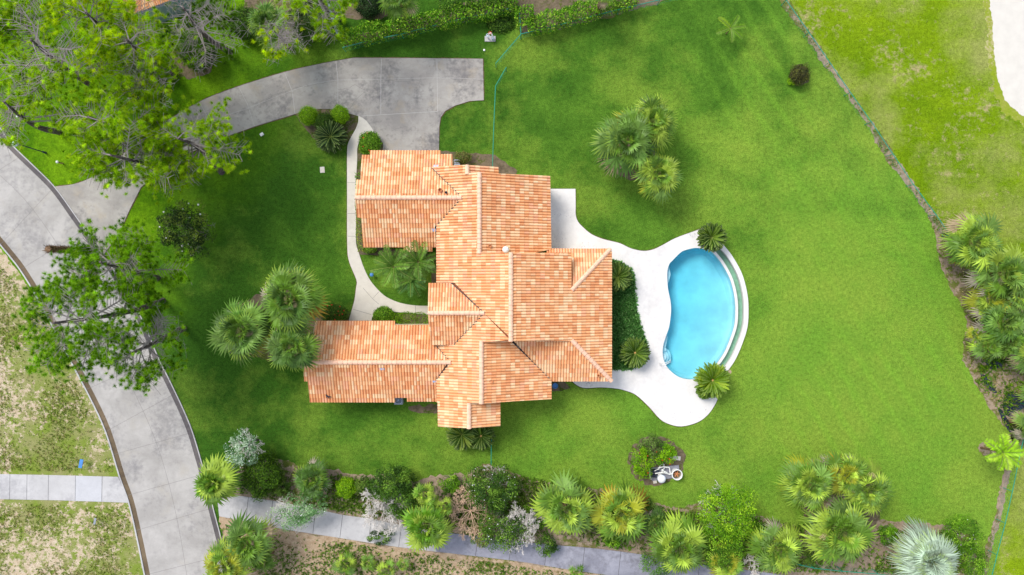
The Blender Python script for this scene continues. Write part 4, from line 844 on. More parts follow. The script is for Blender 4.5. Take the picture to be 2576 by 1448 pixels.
palm(583, 1362, 2.2, 26, 'small young fan palm at the road edge', 131, ('grey', 'deep'), 18, 'deep', 12, trunk=False, group=g5)
palm(657, 1412, 2.8, 38, 'small fan palm right of the corner palms below the pavement', 136, ('grey', 'mid'), 20, 'light', 14, group=g5)
for i, (x, y, rr_, lb) in enumerate(((868, 1424, 38, 'leftmost of the low palms at the bottom edge below the pavement'), (925, 1418, 26, 'second low palm from the left at the bottom edge'), (972, 1438, 32, 'third low palm from the left at the bottom edge, half cut off'), (1014, 1424, 20, 'rightmost and smallest low palm at the bottom edge'))):
    palm(x, y, 1.2, rr_, lb, 140 + i, ('light', 'mid', 'grey'), 16, 'light', 12, trunk=False, dead=0, group='low palms at the bottom edge')
palm(1452, 1446, 1.2, 24, 'low palm cut by the bottom edge below the shaded pavement', 145, ('vivid', 'light'), 14, 'light', 12, trunk=False, dead=0)
palm(672, 62, 5.4, 62, 'grey green fan palm under the pine branches at the top', 132, ('grey', 'mid', 'deep'), 40, 'light', 18, dead=3)
palm(1000, -8, 5.6, 56, 'fan palm cut off by the top edge behind the hedge', 133, ('mid', 'deep'), 36, 'light', 18)
palm(1518, -26, 5.2, 42, 'grey fan palm tip peeking in at the top edge', 134, ('grey', 'light'), 26, 'light', 16)
# silver palm
palm(2342, 1412, 3.4, 84, 'round silvery blue fan palm in the lower right corner', 135, ('silver', 'silver', 'silver'), 58, 'silver', 34, name='silver_palm', fr=.55, wide=1.2, dead=4)
# feather palms
vd = lin(84, 122, 34)
feather_palm(990, 672, 3.4, 46, 'feather palm on the left of the three in the courtyard', 150, vd, 15, ll=.55, lw=.1, nl=15, cola=lin(110, 150, 50), base=(1005, 690), group='courtyard feather palms')
feather_palm(1052, 660, 3.4, 44, 'feather palm on the upper right of the three in the courtyard', 151, vd, 14, ll=.55, lw=.1, nl=15, cola=lin(110, 150, 50), base=(1045, 680), group='courtyard feather palms')
feather_palm(1034, 702, 3.0, 40, 'lowest of the three feather palms in the courtyard', 152, lin(72, 116, 40), 14, ll=.5, lw=.1, nl=15, cola=lin(110, 150, 50), base=(1022, 690), group='courtyard feather palms')
feather_palm(2522, 1138, 3.6, 38, 'lime green feather palm leaning from its mulch ring near the right edge', 153, lin(142, 186, 30), 16, ll=.6, lw=.13, nl=14, base=(2468, 1127), cola=lin(164, 200, 50))
feather_palm(1838, 72, 1.3, 32, 'wispy yellow green young palm alone on the upper right lawn', 154, lin(104, 142, 26), 6, ll=.42, lw=.045, nl=22, el0=35, el1=12, cola=lin(136, 164, 30), droop=.7, trunk_r=.05)
# cycads
cycad(832, 345, 33, 'dark spiky cycad below the three clipped balls by the driveway', 160, .8, lin(46, 72, 30), core=None, cola=lin(70, 96, 46))
cycad(1790, 598, 30, 'dense cycad at the upper end of the pool spillway', 161, 1.6, lin(50, 80, 18), core=None, n=56)
cycad(1597, 888, 31, 'cycad with a tan heart in the green bed beside the house', 162, .8, n=48)
cycad(1792, 957, 36, 'bright round cycad at the lower end of the pool', 163, 1.5, lin(96, 132, 12), n=70, cola=lin(142, 168, 26))
cycad(1773, 984, 17, 'small cycad pup tucked under the bright round cycad', 164, .5, lin(84, 124, 22), core=None, n=22)
cycad(1162, 1093, 32, 'left cycad of the two below the small lower gable', 165, .9, lin(58, 90, 20), core=None, cola=lin(110, 132, 34))
cycad(1210, 1097, 29, 'right cycad of the two below the small lower gable, with a tan heart', 166, .9, lin(58, 88, 22))
cycad(1553, 697, 30, 'cycad half hidden at the east eave above the green bed', 167, 1.3, lin(66, 96, 24), core=None, cola=lin(110, 130, 44))

# ------------------------------------------------------------------ pines
BR = (lin(160, 198, 22), lin(190, 218, 42), lin(122, 164, 20)); YB = (lin(186, 214, 14), lin(208, 228, 26), lin(150, 188, 16)); DG = (lin(128, 176, 24), lin(158, 200, 40), lin(92, 140, 20))
pine((410, 757), (150, 812), 13.5, 165, 'broad pine over the road at the left with a thick dark trunk', 201, 0.8, DG, squash=(.92, 1.02))
pine((395, 700), (262, 660), 11, 132, 'pine whose crown overhangs the junction of driveway and road', 202, 0.6, DG, squash=(1.05, .8))
pine((463, 826), (335, 890), 9.5, 112, 'thin open pine over the right road edge, left of the big palm clump', 203, 0.5, DG, gap=.25, bare=.15, squash=(.95, .9))
pine((480, 450), (290, 395), 12, 128, 'pine standing on the lawn edge with its crown across the driveway', 204, 0.6, BR, squash=(.95, .82))
pine((558, 434), (455, 352), 10, 122, 'pine with thin crown over the curved part of the driveway', 205, 0.5, BR, gap=.25, bare=.12, squash=(1, .85))
pine((400, 360), (235, 300), 13, 125, 'dense light green pine left of the driveway bend', 206, 0.62, BR, squash=(1, .75))
pine((285, 243), (92, 108), 13, 165, 'very wide pine in the upper left with bare grey inner branches', 207, 0.42, BR, bare=.3, gap=.2)
pine((148, 332), (25, 262), 12.5, 95, 'pine at the left edge above the street lamp', 208, 0.42, BR, bare=.25, gap=.2)
pine((438, 195), (330, 108), 11.5, 120, 'pine with a short thick leaning trunk beside the big clipped ball', 209, 0.45, BR, bare=.2, gap=.1)
pine((578, 132), (470, 28), 12, 108, 'pine with grey dead twigs above the big clipped ball', 210, 0.3, (lin(84, 124, 18), lin(104, 144, 26), lin(60, 92, 16)), bare=.5, gap=.15)
pine((350, 130), (230, 42), 13, 125, 'brightest yellow green pine at the top left', 211, 0.62, YB)
pine((859, 47), (762, -70), 12, 110, 'pine trunk beside the white pole with its crown above the top edge', 212, 0.5, BR, bare=.25, gap=.15)
pine((722, 100), (695, 85), 10.5, 52, 'slim grey branched pine poking over the fan palm at the top', 213, .22, YB, bare=.75, trunk_r=.13)
pine((70, 60), (-40, -40), 12, 130, 'pine cut off by the top left corner', 214, 0.6, BR)
# palm trunk without a crown
tr = thing('palm_stump', 'tall crownless shaggy palm trunk rising over the road', 'palm stump', W(225, 632)); m = MB(); a, b = np.array(W(225, 632)), np.array(W(120, 627, 5.9)); r = np.random.default_rng(5)
m.tube([a + (b - a) * i / 30 for i in range(31)], [.25 + .05 * (i % 2) for i in range(31)], 12); A = []; B = []
for i in range(420):
    t_ = r.random(); p = a + (b - a) * t_; az = r.uniform(0, 6.28); d = np.array([math.cos(az), math.sin(az), .6]); A.append(p + d * (.2, .2, 0)); B.append(p + d * r.uniform(.34, .46))
m.segs(A, B, .03, .01); m.build('trunk', M['palm_bark'], tr)

# ------------------------------------------------------------------ shrubs and hedges
CL = [(lin(92, 134, 14), .55), (lin(66, 104, 12), .3), (lin(120, 158, 24), .15)]; CD = [(lin(52, 84, 14), .6), (lin(36, 62, 12), .25), (lin(80, 112, 22), .15)]; LM = [(lin(116, 158, 12), .6), (lin(88, 134, 10), .25), (lin(150, 182, 30), .15)]
GL = [(lin(66, 100, 26), .4), (lin(44, 72, 22), .35), (lin(104, 138, 44), .25)]; BG = [(lin(90, 134, 22), .5), (lin(60, 98, 18), .3), (lin(128, 166, 44), .2)]; PG = [(lin(124, 150, 120), .5), (lin(84, 116, 82), .3), (lin(168, 188, 160), .2)]
bush(497, 130, 49, 3.0, 'large clipped round shrub with dark glossy leaves beside the pines', 301, CD, 9000, .1, name='clipped_shrub')
bush(776, 292, 26, 1.7, 'left bright green clipped ball at the driveway bed', 302, LM, 4600, .075, name='clipped_shrub', group='clipped balls by the driveway')
bush(856, 289, 24, 1.7, 'right bright green clipped ball at the driveway bed', 303, LM, 4400, .075, name='clipped_shrub', group='clipped balls by the driveway', sq=(1, 1.04))
bush(819, 310, 28, 1.8, 'darker clipped ball in front of the two bright ones', 304, CD, 4600, .08, name='clipped_shrub', group='clipped balls by the driveway')
bush(870, 1228, 27, 1.8, 'small round bright lime shrub in the roadside strip', 305, LM, 3600, .1, name='round_shrub', lumpy=.16)
bush(405, 178, 34, 1.6, 'low dark shrub behind the leaning pine trunk', 306, CD, 3000, .12)
bush(620, 60, 46, 2.4, 'green shrub left of the grey green palm at the top', 307, CD, 5200, .11)
bush(775, 50, 58, 2.6, 'dark wide shrub between the palm and the white pole', 308, [(lin(48, 74, 24), .6), (lin(70, 96, 40), .4)], 7000, .12, lumpy=.25)
bush(928, 8, 40, 2.4, 'dark clipped shrub at the top edge left of the cut off palm', 309, [(lin(34, 56, 26), .6), (lin(50, 76, 34), .4)], 5000, .11)
bush(365, 230, 72, 4.6, 'scraggly yellow green small tree beside the driveway', 310, [(lin(116, 142, 20), .5), (lin(160, 168, 30), .25), (lin(74, 100, 18), .25)], 4200, .16, 60, name='small_tree', cat='tree', tw=('grey_twig', 3, 7), sq=(1, .5), zc=2.8, cl_r=.2)
bush(472, 578, 72, 5.2, 'dark glossy tree with white blossoms alone on the front lawn', 311, [(lin(36, 58, 20), .45), (lin(60, 84, 30), .35), (lin(104, 122, 44), .2)], 6400, .17, 110, name='blossom_tree', cat='tree', tw=('dark_twig', 3, 8), zc=3., cl_r=.2, flowers=('white_paint', 14, .09), sq=(.95, 1))
bush(2012, 187, 27, 1.5, 'small dark reddish shrub alone near the golf fence', 312, [(lin(74, 72, 38), .5), (lin(54, 60, 34), .3), (lin(96, 100, 40), .2)], 2400, .11, lumpy=.2)
bush(1992, 204, 12, .6, 'small lime green plant at the foot of the reddish shrub', 313, LM, 500, .12, trunk=False)
fl = ('blossom', 10, .07)
bush(930, 362, 33, 1.6, 'flowering shrub between garden path and garage', 314, BG, 4200, .11, flowers=('blossom', 5, .06), sq=(.9, 1))
bush(842, 790, 34, 1.5, 'shrub with red flowers beside the garden path above the long roof', 315, [(lin(60, 92, 24), .6), (lin(90, 124, 34), .4)], 3600, .1, flowers=('blossom', 16, .06), sq=(1.1, .8))
bush(965, 792, 28, 1.4, 'rounded green shrub at the left end of the entry hedge', 316, BG, 3200, .1, sq=(1, .8))
hedge([(985, 800), (1030, 803), (1078, 806)], 30, 1.2, 'clipped green hedge along the entry path', 317, CL, .09, 500)
hedge([(902, 500), (901, 545), (904, 590), (908, 634)], 14, 1.0, 'narrow flowering strip of plants against the upper left wing', 318, [(lin(88, 118, 36), .5), (lin(120, 148, 60), .3), (lin(160, 150, 60), .2)], .12, 330, 'border_plants', 'border plants')
hedge([(898, 435), (899, 475)], 9, .8, 'short strip of low green plants by the path at the wing corner', 3181, BG, .12, 300, 'border_plants', 'border plants')
bush(930, 628, 16, 1.0, 'small yellow flowered shrub at the corner of the upper left wing', 319, [(lin(110, 140, 40), .6), (lin(70, 104, 30), .4)], 1100, .11, trunk=False, sq=(1.2, .7))
HC = [(lin(92, 142, 20), .45), (lin(58, 98, 16), .35), (lin(142, 172, 50), .2)]
hedge([(858, 98), (920, 84), (1000, 66), (1080, 50), (1150, 36), (1230, 20), (1302, 6)], 42, 1.7, 'long bright leafy hedge behind the green fence above the driveway', 320, HC, .2, 300)
hedge([(1318, 16), (1320, 50), (1326, 66), (1400, 48), (1470, 28), (1540, 8), (1600, -10)], 42, 1.7, 'leafy hedge behind the green fence above the back lawn', 321, HC, .18, 300)
hedge([(1100, 0), (1160, -10), (1220, -14), (1300, -20)], 50, 2.4, 'dark taller hedge along the top edge', 322, GL, .16, 220)
bush(1258, 62, 34, .5, 'low green ground plants next to the small water valve', 323, GL, 1700, .16, trunk=False, sq=(1.1, .7), zc=.1)
bush(1165, 396, 22, 1.0, 'small thin shrub beside the garage bench', 324, [(lin(96, 116, 50), .6), (lin(120, 110, 60), .4)], 700, .12, sq=(1.1, .7))
# roadside strip
bush(655, 1190, 60, 3.2, 'dark green rounded bush in the strip beside the broad leaved palm', 330, [(lin(60, 92, 16), .5), (lin(84, 118, 20), .3), (lin(40, 66, 16), .2)], 9000, .12, 0, lumpy=.22, sq=(.95, 1.1), shell=.6)
bush(612, 1128, 46, 5., 'pale grey green tree with tiny white blossoms near the road', 331, PG, 2200, .13, 60, name='blossom_tree', cat='tree', tw=('grey_twig', 3, 7), zc=3.4, cl_r=.22, flowers=('white_paint', 40, .04), sq=(.9, 1.1))
palm(785, 1208, 2.4, 52, 'dark bushy palm in the strip left of the lime round shrub', 332, ('deep', 'deep', 'mid'), 34, 'deep', 14, dead=2, group=g5)
bush(752, 1282, 68, 3.6, 'pale leafy shrub spilling over the pavement near the road', 333, [(lin(112, 150, 96), .45), (lin(84, 124, 66), .35), (lin(150, 176, 130), .2)], 3800, .14, 80, tw=('grey_twig', 3, 8), zc=1.9, cl_r=.2, sq=(1.1, .62), rot=.35, flowers=('white_paint', 16, .04))
bush(985, 1216, 58, 3.4, 'glossy dark green bush behind the bare white shrub', 334, GL + [], 6800, .15, 120, zc=1.6, cl_r=.24, flowers=('cream_flower', 30, .05) if 'cream_flower' in M else None, sq=(1.05, .8))
bush(1020, 1262, 46, 3.0, 'dark green bush between the bare white shrub and the bright palm', 335, GL, 5200, .15, 90, zc=1.4, cl_r=.24)
o = thing('bare_shrub', 'leafless white grey shrub reaching over the pavement', 'bare shrub', W(962, 1290)); twigs(o, 'branches', W(962, 1285, 2.2), (2.3, 2.6, 1.6), 41, 'grey_twig', 5, 12, .55, .03, .7, kids=(3, 5))
bush(958, 1352, 26, 1.2, 'low dark green plant on the pavement edge under the bare white shrub', 336, GL, 900, .15, 26, trunk=False, zc=.5, cl_r=.3, sq=(1.3, .7))
o = thing('bare_shrub', 'leafless pinkish brown shrub between the bright palm and the big leafy bush', 'bare shrub', W(1185, 1300)); twigs(o, 'branches', W(1182, 1295, 2.2), (2.3, 2.6, 1.5), 42, 'pink_twig', 5, 12, .5, .03, .75, kids=(3, 5))
bush(1236, 1222, 68, 4.2, 'big glossy green bush with cream flowers at the end of the little fence', 337, GL, 9000, .15, 150, zc=2., cl_r=.22, tw=('grey_twig', 3, 6), flowers=('white_paint', 40, .045), sq=(1.05, .85))
bush(1262, 1325, 66, 3.6, 'loose green bush over the pavement in the middle of the strip', 338, GL, 5400, .15, 110, zc=1.8, cl_r=.22, tw=('dark_twig', 3, 6), flowers=('white_paint', 20, .04), sq=(1, .9))
bush(1215, 1345, 34, 2.0, 'small ochre green scrub below the pinkish bare shrub', 3382, [(lin(120, 116, 60), .5), (lin(84, 108, 40), .5)], 2000, .13, 50, zc=.9, cl_r=.25, trunk=False)
o = thing('bare_shrub', 'tangle of pale grey twigs left of the open fan palm', 'bare shrub', W(1312, 1345)); twigs(o, 'branches', W(1308, 1335, 2.6), (1.7, 2.4, 1.2), 43, 'grey_twig', 5, 10, .5, .045, .75, kids=(3, 5))
bush(1375, 1370, 30, 1.8, 'small dark green bush under the left edge of the open fan palm', 339, GL, 2200, .14, 50, zc=.9, cl_r=.28, trunk=False)
bush(1832, 1292, 78, 5.0, 'big lime green leafy tree at the lower middle right', 340, [(lin(104, 148, 18), .45), (lin(74, 118, 16), .3), (lin(142, 176, 36), .25)], 11000, .15, 170, name='leafy_tree', cat='tree', zc=2.8, cl_r=.2, tw=('grey_twig', 3, 7), sq=(1, 1))
bush(1812, 1368, 62, 3.6, 'dense green bush just below the big lime green tree', 341, BG, 6400, .14, 110, zc=1.8, cl_r=.24)
bush(1650, 1420, 42, 2.2, 'low green bush under the dense palm at the pavement', 342, [(lin(84, 124, 44), .6), (lin(56, 92, 30), .4)], 2600, .13, 60, zc=1., cl_r=.26, flowers=('white_paint', 10, .035))
o = thing('bare_shrub', 'pale bare twigs beside the palm left of the lower right clump', 'bare shrub', W(1905, 1425)); twigs(o, 'branches', W(1905, 1420, 1.3), (1.1, 1.6, 1.0), 44, 'grey_twig', 4, 6, .5, .04, .75)
bush(2418, 1345, 48, 2.6, 'glossy green shrub above and right of the silver palm', 343, BG, 5200, .12, 100, zc=1.3, cl_r=.24, flowers=('white_paint', 12, .035), sq=(1, 1))
bush(2450, 1410, 40, 2.4, 'green shrub right of the silver palm by the fence path', 344, BG, 4200, .12, 80, zc=1.2, cl_r=.26, sq=(.85, 1.2))
for i, (x, y, rr_, lb) in enumerate(((1490, 1300, 34, 'green undergrowth bush between the open palm and the yellow tipped palm'), (1345, 1300, 34, 'green undergrowth bush left of the open palm above the small dark bush'), (1625, 1275, 24, 'little green bush at the lawn edge right of the yellow tipped palm'), (1905, 1345, 34, 'green bush between the lime tree and the palm left of the lower right clump'), (2020, 1400, 30, 'green bush at the bottom left foot of the lower right clump'), (1135, 1222, 26, 'small green bush at the lawn edge above the pinkish bare shrub'), (915, 1222, 22, 'small green bush at the lawn edge right of the lime round shrub'), (2235, 1345, 26, 'low green bush between the lower right clump and the silver palm'), (705, 1228, 26, 'low green bush right of the dark rounded bush near the road'), (1540, 1352, 28, 'green bush on the pavement edge below the yellow tipped palm'))):
    bush(x, y, rr_, 1.5, lb, 400 + i, BG if i % 2 else [(lin(84, 112, 36), .5), (lin(60, 90, 28), .3), (lin(112, 132, 56), .2)], 2000, .14, 44, zc=.7, cl_r=.3, group='undergrowth bushes in the roadside strip')
# pool pump garden
bush(1640, 1125, 36, 1.9, 'grey green shrub at the top of the pump garden', 345, [(lin(78, 104, 40), .5), (lin(104, 128, 60), .3), (lin(56, 78, 34), .2)], 3200, .12, 60, zc=.9, cl_r=.26)
bush(1616, 1165, 34, 1.9, 'lime shrub with pink blossoms on the left of the pump garden', 346, LM, 3200, .12, 60, zc=.9, cl_r=.26, flowers=('blossom', 6, .06), sq=(.85, 1.2))
bush(1672, 1140, 30, 1.9, 'lime shrub with red blossoms right of the grey green one at the pump', 347, LM, 2800, .13, 50, zc=.9, cl_r=.28, flowers=('blossom', 7, .07))

# ground plants nobody could count
def scatter(name, poly, n, size, cols, seed, label, cat, h=.1, blades=5, excl=None, clump=None):
    r = np.random.default_rng(seed); P = np.array(poly); lo, hi = P.min(0), P.max(0); lo = np.maximum(lo, (-60, -60)); hi = np.minimum(hi, (2640, 1510)); pts = []
    ph = r.uniform(0, 6, 4)
    while len(pts) < n:
        c = r.uniform(lo, hi); 
        if clump and math.sin(c[0] / clump + ph[0]) + math.sin(c[1] / clump + ph[1]) + math.sin((c[0] + c[1]) / clump / 2.3) < r.normal(.2, .6): 
            if r.random() < .85: continue
        if inside(c, poly) and not (excl and any(inside(c, e) for e in excl)): pts.append(c)
    b = np.repeat(np.array([W(*p, 0.02) for p in pts]), blades, 0); m_ = len(b); sc_ = np.repeat(r.uniform(.5, 1.4, n), blades); d = sphere_dirs(m_, r, .12); L_ = size * sc_ * r.uniform(.6, 1.2, m_); c = b + d * (L_ * .5)[:, None] * (1, 1, h / .1 * .5 + .5)
    V, F = diamonds(c, d, unit(np.cross(d, r.normal(0, 1, (m_, 3))) + (0, 0, .4)), L_, L_ * .38); ck = np.repeat(r.choice(len(cols), n, p=[w_ for _, w_ in cols]), blades); C = np.array([q for q, _ in cols])[ck] * np.exp(r.normal(0, .2, (m_, 1)))
    o = meshnp(name, V, [F], M['leaf'], None, cols=np.repeat(np.clip(C, .003, .9), 4, 0)); tag(o, label, cat, kind='stuff'); return o
WD = [(lin(120, 148, 44), .45), (lin(142, 154, 66), .3), (lin(172, 160, 106), .25)]; WG = [(lin(106, 142, 40), .5), (lin(80, 114, 34), .3), (lin(140, 168, 66), .2)]
scatter('weeds', [(-30, 640), (70, 740), (180, 940), (262, 1110), (292, 1188), (-30, 1184)], 4200, .13, WD, 60, 'patchy weeds on the sandy lot left of the road above the pavement', 'weeds', clump=26)
scatter('weeds', [(-30, 1266), (318, 1275), (358, 1470), (-30, 1470)], 3000, .13, WD, 61, 'patchy weeds on the sandy lot in the lower left corner', 'weeds', clump=22)
scatter('weeds', [(560, 1315), (860, 1365), (1100, 1398), (1460, 1446), (1460, 1470), (560, 1470)], 2600, .2, WG, 62, 'weeds on the sandy verge below the pavement', 'weeds', clump=30)
scatter('ground_plants', [(600, 1190), (760, 1185), (960, 1205), (1120, 1205), (1300, 1195), (1520, 1240), (1700, 1285), (1880, 1300), (2100, 1330), (2400, 1340), (2440, 1440), (1940, 1440), (1500, 1370), (1100, 1320), (850, 1285), (600, 1240)], 9000, .24, WG, 63, 'low weeds and seedlings between the roadside shrubs', 'weeds', clump=28)
scatter('ground_plants', dirt1, 1100, .2, WD, 64, 'sparse weeds on the bare soil beside the golf fence', 'weeds', clump=16)
scatter('ground_cover', bedE, 9000, .26, [(lin(78, 134, 60), .4), (lin(106, 160, 80), .4), (lin(138, 182, 108), .2)], 65, 'dense mid green ground cover in the bed between house and pool deck', 'ground cover', blades=4)
scatter('pond_plants', [(2470, 880), (2500, 850), (2600, 900), (2600, 1120), (2550, 1100), (2500, 1020), (2450, 950)], 520, .26, [(lin(120, 160, 24), .5), (lin(80, 120, 30), .5)], 67, 'lime green weeds around the dark ponds', 'weeds', clump=9)
# dark ponds
for pts, sd in (([(2478, 902), (2500, 900), (2526, 908), (2520, 925), (2496, 930), (2482, 922)], 70), ([(2466, 940), (2480, 945), (2500, 975), (2512, 992), (2500, 1005), (2508, 990), (2492, 985), (2474, 962)], 71), ([(2530, 990), (2548, 985), (2570, 1000), (2580, 1020), (2560, 1040), (2548, 1055), (2530, 1045), (2520, 1020)], 72), ([(2508, 1025), (2520, 1030), (2540, 1065), (2552, 1085), (2540, 1088), (2520, 1055)], 73)):
    sheet('pond_water', ragged(pts, 1.2, 4, seed=sd), .02, M['pond'])

# ------------------------------------------------------------------ fences
def fence(path, label, hgt=1.2, sp=83, gate=False, post_at=None, wire=.36):
    P3 = [np.array(W(*p, hgt)) for p in path]; o = thing('wire_fence' if not gate else 'wire_gate', label, 'fence' if not gate else 'gate', (P3[0][0], P3[0][1], 0))
    m = MB(); m.tube(P3, .034, 6); m.build('rail', M['green_metal'], o)
    A, B = [], []; posts = []
    for a, b in zip(P3[:-1], P3[1:]):
        L_ = np.linalg.norm(b - a); e = (b - a) / L_; k = max(1, int(L_ / wire))
        for i in range(k + 1):
            for s_ in (-1, 1):
                x0 = i * L_ / k; x1 = x0 + s_ * hgt * .9
                z1 = hgt
                if x1 < 0: z1 = hgt * x0 / (hgt * .9); x1 = 0
                if x1 > L_: z1 = hgt * (L_ - x0) / (hgt * .9); x1 = L_
                A.append(a + e * x0 - (0, 0, hgt - .03)); B.append(a + e * x1 - (0, 0, hgt - max(z1, .05)))
        n_ = max(1, round(L_ * K / sp))
        posts += [a + (b - a) * i / n_ for i in range(n_)]
    posts.append(P3[-1]); m = MB(); m.segs(A, B, .0045, .0045); m.build('wire_mesh', M['green_metal'], o)
    me = None
    for p in posts:
        if me is None:
            m = MB(); m.tube([(p[0], p[1], 0), (p[0], p[1], hgt + .03)], .03, 6); q = m.build('post', M['green_metal'], o); p0 = p; me = q
        else:
            q = me.copy(); COL.objects.link(q); q.parent = o; q.location = (p[0] - p0[0], p[1] - p0[1], 0)
    return o
fence([(1978, 1), (2035, 82), (2087, 157), (2139, 233), (2192, 307), (2246, 388), (2298, 465), (2355, 541), (2390, 592)], 'long green wire fence between back lawn and golf grass, upper right')
fence([(2590, 1020), (2576, 1100), (2563, 1158), (2547, 1237), (2529, 1317), (2508, 1397), (2490, 1470)], 'green wire fence in the lower right corner', sp=400)
fence([(2005, 1420), (2048, 1430), (2120, 1438), (2210, 1445), (2290, 1455)], 'short green wire fence at the bottom edge left of the silver palm')
fence([(862, 120), (932, 102), (1010, 86), (1125, 56), (1245, 30), (1305, 17)], 'green wire fence along the front of the bright hedge')
fence([(1306, 17), (1310.5, 86)], 'short green fence piece joining the two hedges')
fence([(1311, 86), (1385, 69), (1467, 47), (1558, 24), (1660, 0), (1720, -15)], 'green wire fence between the back lawn and the upper hedge')
fence([(1310, 87), (1247, 160)], 'diagonal green fence panel below the hedge corner')
fence([(1246.5, 217), (1242, 320), (1239, 418)], 'green wire fence running down to the garage side of the house')
fence([(1273.5, 170), (1247, 216)], 'open green wire gate standing off the driveway end', gate=True)
fence([(1236, 1107), (1235.5, 1170)], 'short green fence below the two cycads')

# ------------------------------------------------------------------ small things
def lamp():
    o = thing('street_lamp', 'dark street lamp with white globe at the left road edge', 'street lamp', W(115, 385)); a, b = np.array(W(115, 385)), np.array(W(42, 362, 3.7)); m = MB(); m.tube([a, a + (b - a) * .1, a + (b - a) * .12, b], [.11, .1, .055, .045], 10); m.build('pole', M['dark_metal'], o)
    m = MB(); m.tube([b - (0, 0, .05), b + (0, 0, .12)], [.1, .16], 12); m.build('collar', M['dark_metal'], o); m = MB(); m.dome(b + (0, 0, .1), .27, .24, 16); m.build('globe', M['globe'], o, True)
M['globe'] = plain('globe', lin(206, 222, 240), .2, .02)
lamp()
o = thing('white_pole', 'tall white metal pole with a collar at the left end of the hedge', 'pole', W(850, 90)); a, b = np.array(W(850, 90)), np.array(W(806, -56, 9.)); m = MB(); m.tube([a, b], [.11, .08], 12); m.build('pole', M['white_metal'], o); m = MB(); c = a + (b - a) * .33; m.tube([c, c + (b - a) * .02], .15, 12); m.build('collar', M['white_metal'], o)
o = thing('marker_post', 'short white marker post with round cap on the front grass', 'post', W(158, 412)); a, b = np.array(W(158, 412)), np.array(W(144, 408, .9)); m = MB(); m.tube([a, b], .07, 10); m.build('post', M['wood'], o); m = MB(); m.dome(b, .13, .12, 12); m.build('cap', M['white_paint'], o, True)
o = thing('marker_post', 'tiny white capped post left under the pines near the road', 'post', W(53, 297)); m = MB(); c = np.array(W(53, 297)); m.tube([c, c + (0, 0, .5)], .06, 8); m.build('post', M['wood'], o); m = MB(); m.dome(c + (0, 0, .5), .1, .09, 10); m.build('cap', M['white_paint'], o, True)
def board(px, py, w_, d_, rz, tilt, h, mat, label, cat='sign', name='sign_board'):
    o = thing(name, label, cat, W(px, py)); c = np.array(W(px, py)); m = MB(); m.tube([c, c + (0, 0, h)], .035, 8); m.build('post', M['wood'], o)
    m = MB(); m.box(c + (0, 0, h + .03), (w_, d_, .04), R(rz), R(tilt)); m.build('board', M[mat], o)
board(216, 1162, .32, .8, -12, 0, .7, 'blue_sign', 'blue sign board on a post on the sandy lot above the pavement')
board(249, 1306, .18, .6, -10, 0, .6, 'grey_metal', 'grey sign board on a post on the sandy lot below the pavement')
m = MB(); c = np.array(W(659, 339)); m.box(c + (0, 0, .05), (.33, .26, .1), R(35)); m.box(c + (0, 0, .11), (.25, .18, .02), R(35)); o = m.build('utility_cover', M['white_paint'], origin=c); tag(o, 'small white utility box lid on the front lawn near the driveway', 'utility box')
m = MB(); c = np.array(W(811, 428)); m.box(c + (0, 0, .02), (.42, .55, .05), R(4)); m.box(c + (0, 0, .05), (.3, .43, .012), R(4)); o = m.build('stone_slab', M['path_concrete'], origin=c); tag(o, 'pale square slab sunk in the front lawn', 'slab')
# water valve on its slab
o = thing('valve_slab', 'small grey slab under the white water valve', 'slab', W(1233, 99)); m = MB(); m.box(np.array(W(1233, 99)) + (0, 0, .05), (1.0, .5, .1)); m.build('slab', M['walk_concrete'], o)
o = thing('water_valve', 'white looped water valve pipe standing on a slab near the hedge corner', 'water valve', W(1233, 95, .1)); a = np.array(W(1228, 97, .1)); b = np.array(W(1240, 99, .1))
m = MB(); m.tube([a, a + (0, 0, .7), a + (.1, .1, .85), a + (.3, .2, .85), b + (-.05, .1, .7), b + (0, 0, .5), b], .07, 10); m.build('pipe', M['pipe'], o); m = MB(); m.cyl(b, .14, .45, 12); m.ring(a + (0, 0, .75), .14, .03, 14); m.build('valve_body', M['white_metal'], o); m = MB(); m.ring(a + (.2, .15, .95), .12, .02, 14); m.build('valve_wheel', M['blossom'], o)
m = MB(); m.cyl(np.array(W(1218, 127)), .1, .06, 10); m.dome(np.array(W(1218, 127, .06)), .08, .04, 10); o = m.build('pipe_cap', M['white_paint'], origin=W(1218, 127)); tag(o, 'tiny white pipe cap in the grass below the water valve', 'pipe cap')
# condenser beside the long wing
o = thing('air_conditioner', 'square outdoor air conditioner in the notch of the long lower roof', 'air conditioner', W(1006, 1004)); c = np.array(W(1006, 1004)); m = MB(); m.box(c + (0, 0, .43), (.78, .78, .8)); m.build('cabinet', M['grey_metal'], o); m = MB(); m.ring(c + (0, 0, .86), .33, .02, 20)
for i in range(1, 4): m.ring(c + (0, 0, .87), .33 * i / 4, .008, 18, 4)
for k in range(6): a_ = k * math.pi / 6; d = np.array([math.cos(a_), math.sin(a_), 0]) * .33; m.tube([c + (0, 0, .87) - d, c + (0, 0, .87) + d], .008, 4)
m.build('grille', M['white_metal'], o); m = MB(); m.cyl(c + (0, 0, .835), .32, .006, 20); m.build('fan_well', M['black'], o)
for k in range(4): m = MB(); a_ = k * math.pi / 2; m.box(c + (.16 * math.cos(a_), .16 * math.sin(a_), .85), (.26, .1, .008), a_, .2); m.build('fan_blade', M['dark_metal'], o)
